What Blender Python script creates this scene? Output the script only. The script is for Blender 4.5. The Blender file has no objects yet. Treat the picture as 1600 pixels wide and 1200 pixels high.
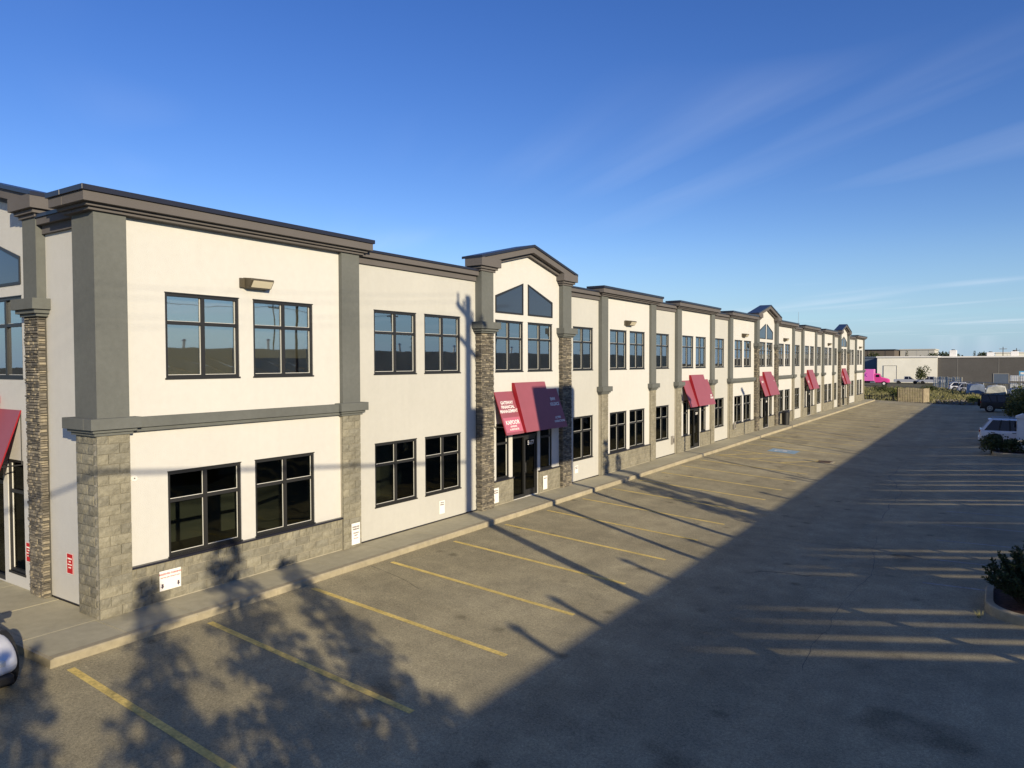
import bpy, bmesh, math, random
from mathutils import Vector, Matrix
random.seed(7)
R = math.radians
S = bpy.context.scene
COL = S.collection

# ------------------------------------------------------------------ camera
cam_d = bpy.data.cameras.new('camera'); cam = bpy.data.objects.new('camera', cam_d); COL.objects.link(cam)
YAW, PITCH, ROLL = 0.588572, 0.0287555, -0.00303780
fw = Vector((-math.sin(YAW)*math.cos(PITCH), math.cos(YAW)*math.cos(PITCH), -math.sin(PITCH)))
rt0 = Vector((math.cos(YAW), math.sin(YAW), 0)); up0 = rt0.cross(fw)
rt = rt0*math.cos(ROLL)+up0*math.sin(ROLL); up = -rt0*math.sin(ROLL)+up0*math.cos(ROLL)
cam.matrix_world = Matrix(((rt.x, up.x, -fw.x, 13.983), (rt.y, up.y, -fw.y, 0), (rt.z, up.z, -fw.z, 4.8), (0, 0, 0, 1)))
cam_d.sensor_width = 36; cam_d.lens = 36*1130.48/1600
cam_d.clip_start = 0.1; cam_d.clip_end = 6000
S.camera = cam

# ------------------------------------------------------------------ sky, sun, exposure
SUN_AZ, SUN_EL = math.atan2(.906, -.423), R(17)
W = bpy.data.worlds.new('World'); S.world = W; W.use_nodes = True
nt = W.node_tree; nt.nodes.clear()
out = nt.nodes.new('ShaderNodeOutputWorld'); bg = nt.nodes.new('ShaderNodeBackground')
sky = nt.nodes.new('ShaderNodeTexSky'); sky.sky_type = 'NISHITA'; sky.sun_disc = False
sky.sun_elevation = SUN_EL; sky.sun_rotation = SUN_AZ
sky.air_density = 1.0; sky.dust_density = 0.1; sky.ozone_density = 2.6; sky.altitude = 600
bg.inputs['Strength'].default_value = 0.12
def N(t, **k):
    n = nt.nodes.new(t)
    for a, b in k.items(): setattr(n, a, b)
    return n
# thin cirrus streaks over the whole sky: direction projected on a high flat layer, noise stretched along the wind
tc = N('ShaderNodeTexCoord'); sep = N('ShaderNodeSeparateXYZ'); nt.links.new(tc.outputs['Generated'], sep.inputs[0])
mz = N('ShaderNodeMath', operation='MAXIMUM'); nt.links.new(sep.outputs[2], mz.inputs[0]); mz.inputs[1].default_value = .03
dx = N('ShaderNodeMath', operation='DIVIDE'); nt.links.new(sep.outputs[0], dx.inputs[0]); nt.links.new(mz.outputs[0], dx.inputs[1])
dy = N('ShaderNodeMath', operation='DIVIDE'); nt.links.new(sep.outputs[1], dy.inputs[0]); nt.links.new(mz.outputs[0], dy.inputs[1])
cmb = N('ShaderNodeCombineXYZ'); nt.links.new(dx.outputs[0], cmb.inputs[0]); nt.links.new(dy.outputs[0], cmb.inputs[1])
rot = N('ShaderNodeMapping'); rot.inputs['Rotation'].default_value = (0, 0, R(38)); nt.links.new(cmb.outputs[0], rot.inputs[0])
mp = N('ShaderNodeMapping'); mp.inputs['Scale'].default_value = (.10, 1.1, 1); nt.links.new(rot.outputs[0], mp.inputs[0])
nz = N('ShaderNodeTexNoise'); nz.inputs['Scale'].default_value = 1.0; nz.inputs['Detail'].default_value = 5; nz.inputs['Roughness'].default_value = .45
nt.links.new(mp.outputs[0], nz.inputs['Vector'])
nz2 = N('ShaderNodeTexNoise'); nz2.inputs['Scale'].default_value = .28; nz2.inputs['Detail'].default_value = 2
of = N('ShaderNodeVectorMath', operation='ADD'); of.inputs[1].default_value = (22.2, 36.24, 0); nt.links.new(rot.outputs[0], of.inputs[0]); nt.links.new(of.outputs[0], nz2.inputs['Vector'])
r1 = N('ShaderNodeMapRange'); r1.inputs[1].default_value = .44; r1.inputs[2].default_value = .78; nt.links.new(nz.outputs[0], r1.inputs[0])
r2 = N('ShaderNodeMapRange'); r2.inputs[1].default_value = .50; r2.inputs[2].default_value = .66; nt.links.new(nz2.outputs[0], r2.inputs[0])
mm = N('ShaderNodeMath', operation='MULTIPLY'); nt.links.new(r1.outputs[0], mm.inputs[0]); nt.links.new(r2.outputs[0], mm.inputs[1])
m3 = N('ShaderNodeMath', operation='MULTIPLY'); nt.links.new(mm.outputs[0], m3.inputs[0]); m3.inputs[1].default_value = .40
mix = N('ShaderNodeMix', data_type='RGBA'); nt.links.new(m3.outputs[0], mix.inputs[0])
hs = N('ShaderNodeHueSaturation'); hs.inputs['Saturation'].default_value = 1.27; hs.inputs['Hue'].default_value = .521; nt.links.new(sky.outputs[0], hs.inputs['Color']); hz = N('ShaderNodeMapRange'); hz.inputs[1].default_value = .0; hz.inputs[2].default_value = .16; hz.inputs[3].default_value = .82; hz.inputs[4].default_value = 0; nt.links.new(sep.outputs[2], hz.inputs[0])
mh = N('ShaderNodeMix', data_type='RGBA'); nt.links.new(hz.outputs[0], mh.inputs[0]); nt.links.new(hs.outputs[0], mh.inputs[6]); mh.inputs[7].default_value = (1.8, 3.1, 5.0, 1)   # pale air low over the horizon
nt.links.new(mh.outputs[2], mix.inputs[6]); mix.inputs[7].default_value = (6.2, 6.6, 7.4, 1)
nt.links.new(mix.outputs[2], bg.inputs[0]); nt.links.new(bg.outputs[0], out.inputs[0])

sd = bpy.data.lights.new('sun', 'SUN'); sd.energy = 5.0; sd.angle = R(.4); sd.color = (1, .855, .61)
sun = bpy.data.objects.new('sun', sd); COL.objects.link(sun)
sv = Vector((math.sin(SUN_AZ)*math.cos(SUN_EL), math.cos(SUN_AZ)*math.cos(SUN_EL), math.sin(SUN_EL)))
sun.rotation_euler = (-sv).to_track_quat('-Z', 'Y').to_euler(); sun.location = sv*80

S.view_settings.view_transform = 'Standard'; S.view_settings.look = 'None'
S.view_settings.exposure = 0.3; S.view_settings.gamma = 1; S.view_settings.use_curve_mapping = False
S.render.engine = 'CYCLES'
S.cycles.caustics_reflective = False; S.cycles.caustics_refractive = False
S.cycles.transparent_max_bounces = 12

# ------------------------------------------------------------------ materials
MATS = {}
def mat(name, col, rough=.8, var=.0, scale=3., bump=.0, bscale=40., metal=0., spec=.3, var2=None, scale2=None, fine=0., fscale=300., streak=0.):
    """principled with two octaves of colour variation (object coordinates) and a fine bump"""
    if name in MATS: return MATS[name]
    m = bpy.data.materials.new(name); m.use_nodes = True; t = m.node_tree; p = t.nodes['Principled BSDF']
    p.inputs['Base Color'].default_value = (*col, 1); p.inputs['Roughness'].default_value = rough
    p.inputs['Metallic'].default_value = metal; p.inputs['Specular IOR Level'].default_value = spec
    L = t.links.new; nn = t.nodes.new
    g = nn('ShaderNodeNewGeometry')
    last = None
    def layer(amount, sc, prev, detail=5):
        nonlocal g
        n = nn('ShaderNodeTexNoise'); n.inputs['Scale'].default_value = sc; n.inputs['Detail'].default_value = detail; n.inputs['Roughness'].default_value = .6
        L(g.outputs['Position'], n.inputs['Vector'])
        r = nn('ShaderNodeMapRange'); r.inputs[1].default_value = .3; r.inputs[2].default_value = .7
        r.inputs[3].default_value = 1-amount; r.inputs[4].default_value = 1+amount; L(n.outputs[0], r.inputs[0])
        mx = nn('ShaderNodeMix'); mx.data_type = 'RGBA'; mx.blend_type = 'MULTIPLY'; mx.inputs[0].default_value = 1
        if prev is None: mx.inputs[6].default_value = (*col, 1)
        else: L(prev, mx.inputs[6])
        L(r.outputs[0], mx.inputs[7]); return mx.outputs[2]
    if var: last = layer(var, scale, last)
    if var2: last = layer(var2, scale2, last, 3)
    if fine: last = layer(fine, fscale, last, 2)
    if streak:
        gp = g; mpp = nn('ShaderNodeMapping'); mpp.inputs['Scale'].default_value = (5, 5, .3); L(g.outputs['Position'], mpp.inputs[0])
        class _G: outputs = {'Position': mpp.outputs[0]}
        g = _G; last = layer(streak, 1.0, last, 4); g = gp
    if last: L(last, p.inputs['Base Color'])
    if bump:
        n = nn('ShaderNodeTexNoise'); n.inputs['Scale'].default_value = bscale; n.inputs['Detail'].default_value = 4; L(g.outputs['Position'], n.inputs['Vector'])
        b = nn('ShaderNodeBump'); b.inputs['Strength'].default_value = bump; b.inputs['Distance'].default_value = .02
        L(n.outputs[0], b.inputs['Height']); L(b.outputs[0], p.inputs['Normal'])
    MATS[name] = m; return m

def mat_glass(name, tint=(.72, .80, .88), refl=.42, wav=.012, trans=(.50, .53, .50), ior=1.5):
    m = bpy.data.materials.new(name); m.use_nodes = True; t = m.node_tree; t.nodes.clear(); L = t.links.new
    o = t.nodes.new('ShaderNodeOutputMaterial'); mx = t.nodes.new('ShaderNodeMixShader')
    gl = t.nodes.new('ShaderNodeBsdfGlossy'); gl.inputs['Roughness'].default_value = .015; gl.inputs['Color'].default_value = (*tint, 1)
    tr = t.nodes.new('ShaderNodeBsdfTransparent'); tr.inputs['Color'].default_value = (*trans, 1)
    lw = t.nodes.new('ShaderNodeFresnel'); lw.inputs['IOR'].default_value = ior
    ad = t.nodes.new('ShaderNodeMath'); ad.operation = 'ADD'; ad.inputs[1].default_value = refl; ad.use_clamp = True
    L(lw.outputs[0], ad.inputs[0]); L(ad.outputs[0], mx.inputs[0]); L(tr.outputs[0], mx.inputs[1]); L(gl.outputs[0], mx.inputs[2]); L(mx.outputs[0], o.inputs[0])
    g = t.nodes.new('ShaderNodeNewGeometry'); n = t.nodes.new('ShaderNodeTexNoise'); n.inputs['Scale'].default_value = 1.3; n.inputs['Detail'].default_value = 1
    L(g.outputs['Position'], n.inputs['Vector'])
    b = t.nodes.new('ShaderNodeBump'); b.inputs['Strength'].default_value = 1; b.inputs['Distance'].default_value = wav
    L(n.outputs[0], b.inputs['Height']); L(b.outputs[0], gl.inputs['Normal'])
    MATS[name] = m; return m

CREAM = mat('cream_stucco', (.56, .55, .515), .92, .03, .35, .35, 70, var2=.02, scale2=6, streak=.010)
TAN = mat('tan_stucco', (.475, .468, .43), .92, .035, .4, .35, 70, var2=.02, scale2=7, streak=.012)
GREY = mat('grey_stucco', (.120, .126, .118), .9, .10, .6, .3, 80, var2=.06, scale2=9)
CORN = mat('cornice_stucco', (.118, .108, .104), .9, .08, .7, .3, 80)
CAP = mat('black_cap_metal', (.018, .019, .030), .35, spec=.5)
FRAME = mat('black_aluminium', (.020, .020, .020), .45, spec=.5)
SASH = mat('white_vinyl', (.70, .69, .64), .5)
GLASS = mat_glass('window_glass', (.78, .82, .86), .40, .0012, (.88, .90, .86))
GLASSD = mat_glass('lower_glass', (.42, .43, .36), .05, .008, (.5, .53, .5), 1.35)
ROOM = mat('room_paint', (.34, .32, .27), .9, .05, .4)
CARPET = mat('room_floor', (.10, .08, .06), .9, .1, 2)
BLIND = mat('blind_fabric', (.62, .60, .52), .8); SHADEM = mat('roller_shade', (.52, .44, .27), .9)
CMU = mat('split_face_block', (.225, .208, .158), .95, .22, 2.3, .8, 28, var2=.14, scale2=14, fine=.12, fscale=90)
MORT = mat('mortar', (.36, .33, .26), .95, .1, 5)
STONE = mat('ledge_stone', (.20, .18, .145), .95, .35, 7, .6, 40, var2=.25, scale2=23)
CONC = mat('sidewalk_concrete', (.41, .375, .26), .9, .10, .8, .25, 60, var2=.07, scale2=5, fine=.08, fscale=160)
CURB = mat('curb_concrete', (.36, .315, .215), .9, .18, 1.2, .3, 50, var2=.10, scale2=7)
BURG = mat('burgundy_vinyl', (.275, .080, .105), .55, .05, 2, .1, 30)
BURGS = mat('burgundy_edge', (.26, .012, .020), .55)
KAP = mat('pink_panel_print', (.46, .13, .19), .55)
LETT = mat('white_letters', (.80, .78, .76), .6)
SIGNW = mat('sign_white', (.80, .78, .74), .5)
SIGNR = mat('sign_red', (.55, .02, .025), .5)
DTXT = mat('sign_dark_print', (.08, .06, .08), .6)
RTXT = mat('sign_red_print', (.45, .10, .12), .6)
BRONZE = mat('bronze_housing', (.10, .085, .06), .5, metal=.3)
LENS = mat('lamp_lens', (.62, .56, .42), .25, spec=.6)
STEEL = mat('brushed_steel', (.45, .45, .44), .35, metal=.9)
YEL = mat('yellow_line_paint', (.62, .47, .15), .8, .25, 1.5, .2, 60, var2=.25, scale2=18)
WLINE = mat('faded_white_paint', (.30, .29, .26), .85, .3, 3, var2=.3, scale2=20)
BLUEP = mat('blue_stall_paint', (.22, .33, .42), .8, .2, 4, var2=.2, scale2=20)
ROOFM = mat('roof_membrane', (.35, .34, .32), .9, .1, 1)

def mat_asphalt():
    m = bpy.data.materials.new('asphalt'); m.use_nodes = True; t = m.node_tree; p = t.nodes['Principled BSDF']; L = t.links.new; nn = t.nodes.new
    g = nn('ShaderNodeNewGeometry')
    def noise(sc, det, ro=.6, vec=None):
        n = nn('ShaderNodeTexNoise'); n.inputs['Scale'].default_value = sc; n.inputs['Detail'].default_value = det; n.inputs['Roughness'].default_value = ro
        L(vec or g.outputs['Position'], n.inputs['Vector']); return n.outputs[0]
    def ramp(v, a, b, c, d):
        r = nn('ShaderNodeMapRange'); r.inputs[1].default_value = a; r.inputs[2].default_value = b; r.inputs[3].default_value = c; r.inputs[4].default_value = d
        L(v, r.inputs[0]); return r.outputs[0]
    def mul(a, b):
        x = nn('ShaderNodeMath'); x.operation = 'MULTIPLY'; L(a, x.inputs[0]); L(b, x.inputs[1]); return x.outputs[0]
    v = ramp(noise(.25, 5), .3, .7, .80, 1.18)
    v = mul(v, ramp(noise(1.6, 6), .3, .7, .86, 1.14))
    v = mul(v, ramp(noise(26, 3, .75), .25, .75, .62, 1.38))
    v = mul(v, ramp(noise(110, 2, .8), .28, .72, .50, 1.5))
    # oil drips inside the stalls and scattered grit
    dr = nn('ShaderNodeTexVoronoi'); dr.inputs['Scale'].default_value = .9; L(g.outputs['Position'], dr.inputs['Vector'])
    v = mul(v, ramp(dr.outputs['Distance'], .05, .16, .60, 1))
    gt_ = nn('ShaderNodeTexVoronoi'); gt_.inputs['Scale'].default_value = 7; L(g.outputs['Position'], gt_.inputs['Vector'])
    v = mul(v, ramp(gt_.outputs['Distance'], .05, .12, 1.35, 1))
    # oil stains
    v = mul(v, ramp(noise(.55, 2, .5), .66, .74, 1, .62))
    # long drive streaks along the aisle
    mp = nn('ShaderNodeMapping'); mp.inputs['Scale'].default_value = (1.1, .05, 1); L(g.outputs['Position'], mp.inputs[0])
    v = mul(v, ramp(noise(1, 4, .6, mp.outputs[0]), .3, .7, .90, 1.10))
    # cracks
    ad = nn('ShaderNodeMix'); ad.data_type = 'VECTOR'; ad.inputs[0].default_value = .35; L(g.outputs['Position'], ad.inputs[4])
    nc = nn('ShaderNodeTexNoise'); nc.inputs['Scale'].default_value = .7; nc.inputs['Detail'].default_value = 5; L(g.outputs['Position'], nc.inputs['Vector']); L(nc.outputs['Color'], ad.inputs[5])
    vo = nn('ShaderNodeTexVoronoi'); vo.feature = 'DISTANCE_TO_EDGE'; vo.inputs['Scale'].default_value = .2; L(ad.outputs[1], vo.inputs['Vector'])
    cr = ramp(vo.outputs['Distance'], .0, .0035, .40, 1)
    gate = ramp(noise(.16, 2), .56, .62, 0, 1)
    mg = nn('ShaderNodeMix'); mg.data_type = 'FLOAT'; L(gate, mg.inputs[0]); mg.inputs[2].default_value = 1; L(cr, mg.inputs[3])
    v = mul(v, mg.outputs[0])
    mx = nn('ShaderNodeMix'); mx.data_type = 'RGBA'; mx.blend_type = 'MULTIPLY'; mx.inputs[0].default_value = 1
    base = nn('ShaderNodeMix'); base.data_type = 'RGBA'; L(noise(.8, 4), base.inputs[0]); base.inputs[6].default_value = (.285, .255, .17, 1); base.inputs[7].default_value = (.345, .298, .182, 1)
    L(base.outputs[2], mx.inputs[6]); L(v, mx.inputs[7]); L(mx.outputs[2], p.inputs['Base Color'])
    p.inputs['Roughness'].default_value = .9; p.inputs['Specular IOR Level'].default_value = .2
    b = nn('ShaderNodeBump'); b.inputs['Strength'].default_value = .6; b.inputs['Distance'].default_value = .008; L(noise(90, 3), b.inputs['Height']); L(b.outputs[0], p.inputs['Normal'])
    return m
ASPH = mat_asphalt()

# ------------------------------------------------------------------ mesh helpers
class MB:
    def __init__(s, fn=None): s.v, s.f, s.m, s.fn = [], [], [], fn
    def add(s, vs, fs, mi=0):
        b = len(s.v); s.v += [tuple(v) for v in vs]; s.f += [tuple(b+i for i in f) for f in fs]; s.m += [mi]*len(fs); return s
    def box(s, x0, x1, y0, y1, z0, z1, mi=0):
        vs = [(x, y, z) for x in (x0, x1) for y in (y0, y1) for z in (z0, z1)]
        return s.add(vs, [(0, 1, 3, 2), (4, 6, 7, 5), (0, 4, 5, 1), (2, 3, 7, 6), (0, 2, 6, 4), (1, 5, 7, 3)], mi)
    def prism(s, pts, axis, a, b, mi=0):
        """polygon pts (2D) extruded along axis from a to b; axis x: pts=(y,z), y: (x,z), z: (x,y)"""
        def P(p, t): return {'x': (t, p[0], p[1]), 'y': (p[0], t, p[1]), 'z': (p[0], p[1], t)}[axis]
        n = len(pts); vs = [P(p, a) for p in pts]+[P(p, b) for p in pts]
        return s.add(vs, [tuple(range(n))[::-1], tuple(range(n, 2*n))]+[(i, (i+1) % n, n+(i+1) % n, n+i) for i in range(n)], mi)
    def tube(s, p, q, r0, r1=None, n=8, mi=0, caps=True):
        p, q = Vector(p), Vector(q); r1 = r0 if r1 is None else r1; d = (q-p).normalized()
        a = d.orthogonal().normalized(); c = d.cross(a); vs = []
        for o, r in ((p, r0), (q, r1)):
            for i in range(n):
                t = 2*math.pi*i/n; vs.append(o+a*math.cos(t)*r+c*math.sin(t)*r)
        fs = [(i, (i+1) % n, n+(i+1) % n, n+i) for i in range(n)]
        if caps: fs += [tuple(range(n))[::-1], tuple(range(n, 2*n))]
        return s.add(vs, fs, mi)
    def mesh(s, name, mats):
        me = bpy.data.meshes.new(name); vs = [s.fn(v) for v in s.v] if s.fn else s.v
        me.from_pydata(vs, [], s.f)
        for m in (mats if isinstance(mats, (list, tuple)) else [mats]): me.materials.append(m)
        if any(s.m): me.polygons.foreach_set('material_index', s.m)
        bm = bmesh.new(); bm.from_mesh(me); bmesh.ops.recalc_face_normals(bm, faces=bm.faces); bm.to_mesh(me); bm.free()
        me.update(); return me
    def build(s, name, mats, parent=None, smooth=False, bevel=0):
        o = link(name, s.mesh(name, mats), parent)
        if smooth:
            for p in o.data.polygons: p.use_smooth = True
        if bevel:
            b = o.modifiers.new('bevel', 'BEVEL'); b.width = bevel; b.segments = 2; b.limit_method = 'ANGLE'
        return o
def link(name, data, parent=None, loc=None, rz=0):
    o = bpy.data.objects.new(name, data); COL.objects.link(o)
    if parent: o.parent = parent
    if loc is not None: o.location = loc
    if rz: o.rotation_euler = (0, 0, rz)
    return o
def tag(o, label=None, cat=None, group=None, kind=None):
    if label: o['label'] = label
    if cat: o['category'] = cat
    if group: o['group'] = group
    if kind: o['kind'] = kind
    return o
def thing(name, label, cat, loc=(0, 0, 0), rz=0, group=None):
    return tag(link(name, None, None, loc, rz), label, cat, group)
def copy_tree(o, parent=None):
    c = o.copy(); COL.objects.link(c); c.parent = parent
    for ch in list(o.children): copy_tree(ch, c)
    return c
def text_mesh(txt, size, align='CENTER', extrude=.002, bold=True):
    cu = bpy.data.curves.new('lettering', 'FONT'); cu.body = txt; cu.size = size; cu.align_x = align; cu.align_y = 'CENTER'; cu.extrude = extrude
    if bold: cu.offset = size*.022
    cu.resolution_u = 2
    ob = bpy.data.objects.new('lettering_tmp', cu); COL.objects.link(ob)
    dg = bpy.context.evaluated_depsgraph_get(); me = bpy.data.meshes.new_from_object(ob.evaluated_get(dg)); bpy.data.objects.remove(ob); return me
def text_obj(name, txt, size, mtx, m, parent, align='CENTER'):
    me = text_mesh(txt, size, align); me.materials.clear(); me.materials.append(m); me.transform(mtx)
    return link(name, me, parent)
def frame_mtx(o, xa, ya):
    xa = Vector(xa).normalized(); ya = Vector(ya).normalized(); za = xa.cross(ya); o = Vector(o)
    return Matrix(((xa.x, ya.x, za.x, o.x), (xa.y, ya.y, za.y, o.y), (xa.z, ya.z, za.z, o.z), (0, 0, 0, 1)))

# ------------------------------------------------------------------ ground
def gz(x):
    """lot falls from the kerb to a swale in the drive aisle and then runs level"""
    pts = [(-400, -.15), (1.27, -.15), (6.8, -.455), (10.8, -.56), (14, -.50), (400, -.50)]
    for (a, za), (b, zb) in zip(pts, pts[1:]):
        if x <= b: return za+(zb-za)*(x-a)/(b-a)
    return -.5
g = MB(); XS = [-60, -2, 1.0, 1.27, 2.5, 4, 5.5, 6.8, 8, 9.5, 10.8, 12.5, 14, 60]; YS = [-60, 0, 20, 40, 60, 80, 105]
for i in range(len(XS)-1):
    for j in range(len(YS)-1):
        a, b, c, d = XS[i], XS[i+1], YS[j], YS[j+1]
        g.add([(a, c, gz(a)), (b, c, gz(b)), (b, d, gz(b)), (a, d, gz(a))], [(0, 1, 2, 3)])
LOT = tag(g.build('parking_lot', ASPH), kind='structure')
TAR = mat('tar_seal', (.045, .042, .038), .6)
def crack(x, y, L_, ang, w, seed):
    rng = random.Random(seed); mb = MB(); p = Vector((x, y)); a = ang; n = int(L_/.35); vs = []
    for i in range(n+1):
        t = w*rng.uniform(.35, 1)*(1 if 0 < i < n else .1); nrm = Vector((-math.sin(a), math.cos(a)))
        for s in (-1, 1): q = p+nrm*t*s; vs.append((q.x, q.y, gz(q.x)+.003))
        a = ang+(a-ang)*.5+rng.uniform(-.22, .22); p = p+Vector((math.cos(a), math.sin(a)))*.35
    mb.add(vs, [(2*i, 2*i+1, 2*i+3, 2*i+2) for i in range(n)]); o = mb.build('crack', TAR, LOT)
for c_ in [(11.3, 13, 12, R(93), .006, 1), (10.9, 27, 18, R(92), .010, 2), (8.2, 22, 3.5, R(20), .012, 3), (2.4, 25.6, 2.4, R(-8), .014, 4), (5.2, 36.8, 4, R(70), .02, 5), (3.5, 12.2, 3, R(160), .01, 6), (9.5, 33, 4, R(150), .010, 7)]: crack(*c_)
EARTH = mat('earth_and_weeds', (.115, .105, .06), .95, .35, .25, .6, 5, var2=.3, scale2=1.5)
g = MB(); g.add([(-1500, -700, -.62), (1500, -700, -.62), (1500, 3000, -.62), (-1500, 3000, -.62)], [(0, 1, 2, 3)])
tag(g.build('ground', EARTH), kind='structure')

# yellow stall lines (sheet 4 mm over the asphalt, following its fall)
def line_mesh(pts0, pts1, w, name, m, lift=.004):
    (xa, ya), (xb, yb) = pts0, pts1
    d = Vector((xb-xa, yb-ya)).normalized(); n = Vector((-d.y, d.x))*w/2
    br = [0, 1]+[(x-xa)/(xb-xa) for x in (1.27, 6.8, 10.8, 14) if xa != xb and 0 < (x-xa)/(xb-xa) < 1]; br.sort()
    mb = MB(); vs = []
    for t in br:
        x, y = xa+(xb-xa)*t, ya+(yb-ya)*t
        for s in (-1, 1): vs.append((x+n.x*s, y+n.y*s, gz(x+n.x*s)+lift))
    mb.add(vs, [(2*i, 2*i+1, 2*i+3, 2*i+2) for i in range(len(br)-1)])
    return mb.build(name, m)
ORD = 'first second third fourth fifth sixth seventh eighth ninth tenth eleventh twelfth thirteenth fourteenth fifteenth sixteenth seventeenth eighteenth nineteenth twentieth twenty-first'.split()
stalls = [5.7+2.52*i for i in range(13)]+[44.6+2.6*i for i in range(21)]
for i, y in enumerate(stalls):
    o = line_mesh((1.5, y), (6.75, y-.12), .125, 'stall_line', YEL)
    tag(o, ORD[i]+' yellow stall line counted from the near corner of the building' if i < 13 else 'yellow stall line beyond the blue stall symbol, %s from it' % ORD[i-13], 'line marking', 'yellow stall lines along the building')
for i, (y0, y1) in enumerate([(38.4, 38.3), (41.1, 41.0)]):
    o = line_mesh((1.5, y0), (6.75, y1), .12, 'aisle_line', YEL)
    tag(o, ['yellow line on the near side of the hatched strip beside the blue stall symbol', 'yellow line between hatched strip and blue stall symbol'][i], 'line marking')
for i in range(3):
    o = line_mesh((1.7+i*1.6, 38.5), (3.3+i*1.6, 40.95), .12, 'hatch_line', YEL, .008)
    tag(o, ['kerb side', 'middle', 'outer'][i]+' diagonal yellow hatch line beside the blue stall symbol', 'line marking', 'hatch lines')
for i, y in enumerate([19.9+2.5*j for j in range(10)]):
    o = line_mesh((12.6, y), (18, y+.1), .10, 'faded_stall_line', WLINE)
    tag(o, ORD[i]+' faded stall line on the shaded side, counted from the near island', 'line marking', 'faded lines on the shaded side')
# blue accessible stall symbol: pad with a pale wheelchair figure
sym = thing('stall_symbol', 'pale blue square with wheelchair symbol painted in a stall', 'pavement marking')
def flat(poly, m, name, lift, parent):
    mb = MB(); mb.add([(x, y, gz(x)+lift) for x, y in poly], [tuple(range(len(poly)))]); return mb.build(name, m, parent)
sx, sy = 3.95, 43.1
flat([(sx-.75, sy-.75), (sx+.75, sy-.75), (sx+.75, sy+.75), (sx-.75, sy+.75)], BLUEP, 'pad', .004, sym)
mb = MB()
ring = [(sx-.15+.36*math.cos(t), sy+.36*math.sin(t)) for t in [R(a) for a in range(-60, 241, 25)]]
rin = [(sx-.15+.27*math.cos(t), sy+.27*math.sin(t)) for t in [R(a) for a in range(-60, 241, 25)]]
nn_ = len(ring); mb.add([(x, y, gz(x)+.008) for x, y in ring+rin], [(i, i+1, nn_+i+1, nn_+i) for i in range(nn_-1)])
for (a, b, c, d) in [(-.1, .35, -.05, .06), (.3, .42, -.35, .06), (-.08, .04, -.05, .5)]:
    mb.add([(sx-c, sy+a, gz(sx-c)+.009), (sx-c, sy+b, gz(sx-c)+.009), (sx-d, sy+b, gz(sx-d)+.009), (sx-d, sy+a, gz(sx-d)+.009)], [(0, 1, 2, 3)])
mb.build('figure', mat('symbol_white', (.6, .6, .58), .8, .2, 8), sym)
# sunken catch basin with worn concrete apron
cb = thing('catch_basin', 'rusty catch basin grate in a worn patch at the lot low line', 'drain', (6.6, 40.6, gz(6.6)))
mb = MB(); mb.box(-.45, .45, -.45, .45, -.01, .012); mb.build('apron', CURB, cb)
mb = MB()
for i in range(7): mb.box(-.3+i*.09, -.25+i*.09, -.3, .3, .012, .03)
mb.box(-.34, .34, -.36, -.3, .012, .032); mb.box(-.34, .34, .3, .36, .012, .032)
mb.build('grate', mat('rusty_iron', (.08, .05, .035), .8, .3, 12), cb)

# sidewalk: slabs and kerb stones as separate pieces
sw = tag(MB().box(-.02, 1.26, 5.5, 101.9, -.3, -.03).build('sidewalk', MORT), kind='structure')
sl = {}
y = 5.56; i = 0
while y < 101.5:
    L_ = 1.86 if y > 6.9 else 1.28
    key = L_
    if key not in sl:
        mb = MB(); mb.box(-.015, 1.09, 0, L_-.014, -.12, 0); sl[key] = mb.mesh('slab', CONC)
        mb = MB(); mb.prism([(1.095, -.3), (1.275, -.3), (1.265, -.03), (1.245, -.004), (1.22, 0), (1.095, 0)], 'y', 0, L_-.006); sl[('c', key)] = mb.mesh('kerb_stone', CURB)
    dz = random.uniform(-.004, .004)
    link('slab', sl[key], sw, (0, y, dz)); link('kerb_stone', sl[('c', key)], sw, (random.uniform(-.006, .004), y, dz*.7))
    y += L_; i += 1
# south walk round the corner
sw2 = tag(MB().box(-24, -.03, 5.5, 6.9, -.3, -.03).build('south_sidewalk', MORT), kind='structure')
m1 = MB().box(0, 1.846, 5.70, 7.05, -.12, 0).mesh('slab', CONC); m2 = MB().prism([(5.5, -.3), (5.69, -.3), (5.69, 0), (5.54, 0), (5.51, -.03)], 'x', 0, 1.85).mesh('kerb_stone', CURB)
for i in range(12):
    link('slab', m1, sw2, (-1.88-i*1.86, 0, random.uniform(-.004, .004))); link('kerb_stone', m2, sw2, (-1.88-i*1.86, 0, 0))
link('kerb_stone', MB().prism([(5.49, -.3), (5.55, -.3), (5.55, 0), (5.50, -.01)], 'x', -.02, 1.27).mesh('kerb_stone', CURB), sw)

# ------------------------------------------------------------------ the long two-storey building
BLD = thing('commercial_building', 'long cream two storey commercial block with grey pilasters, stone columns and gabled entries', 'building', (-9, 54.4, 0))
BLD_INV = Matrix.Translation((9, -54.4, 0))
def part(mb, name, mats, parent=None, **k):
    o = mb.build(name, mats, None, **k)
    o.parent = parent or BLD
    if parent is None: o.location = (9, -54.4, 0)
    return o
def bl(name, me, parent, loc, rz=0): return link(name, me, parent, loc, rz)
MIR = lambda y: 108.8-y
def south(v): return (-v[1], 7.02-v[0], v[2])          # local (out, along, up) of the end wall

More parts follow.
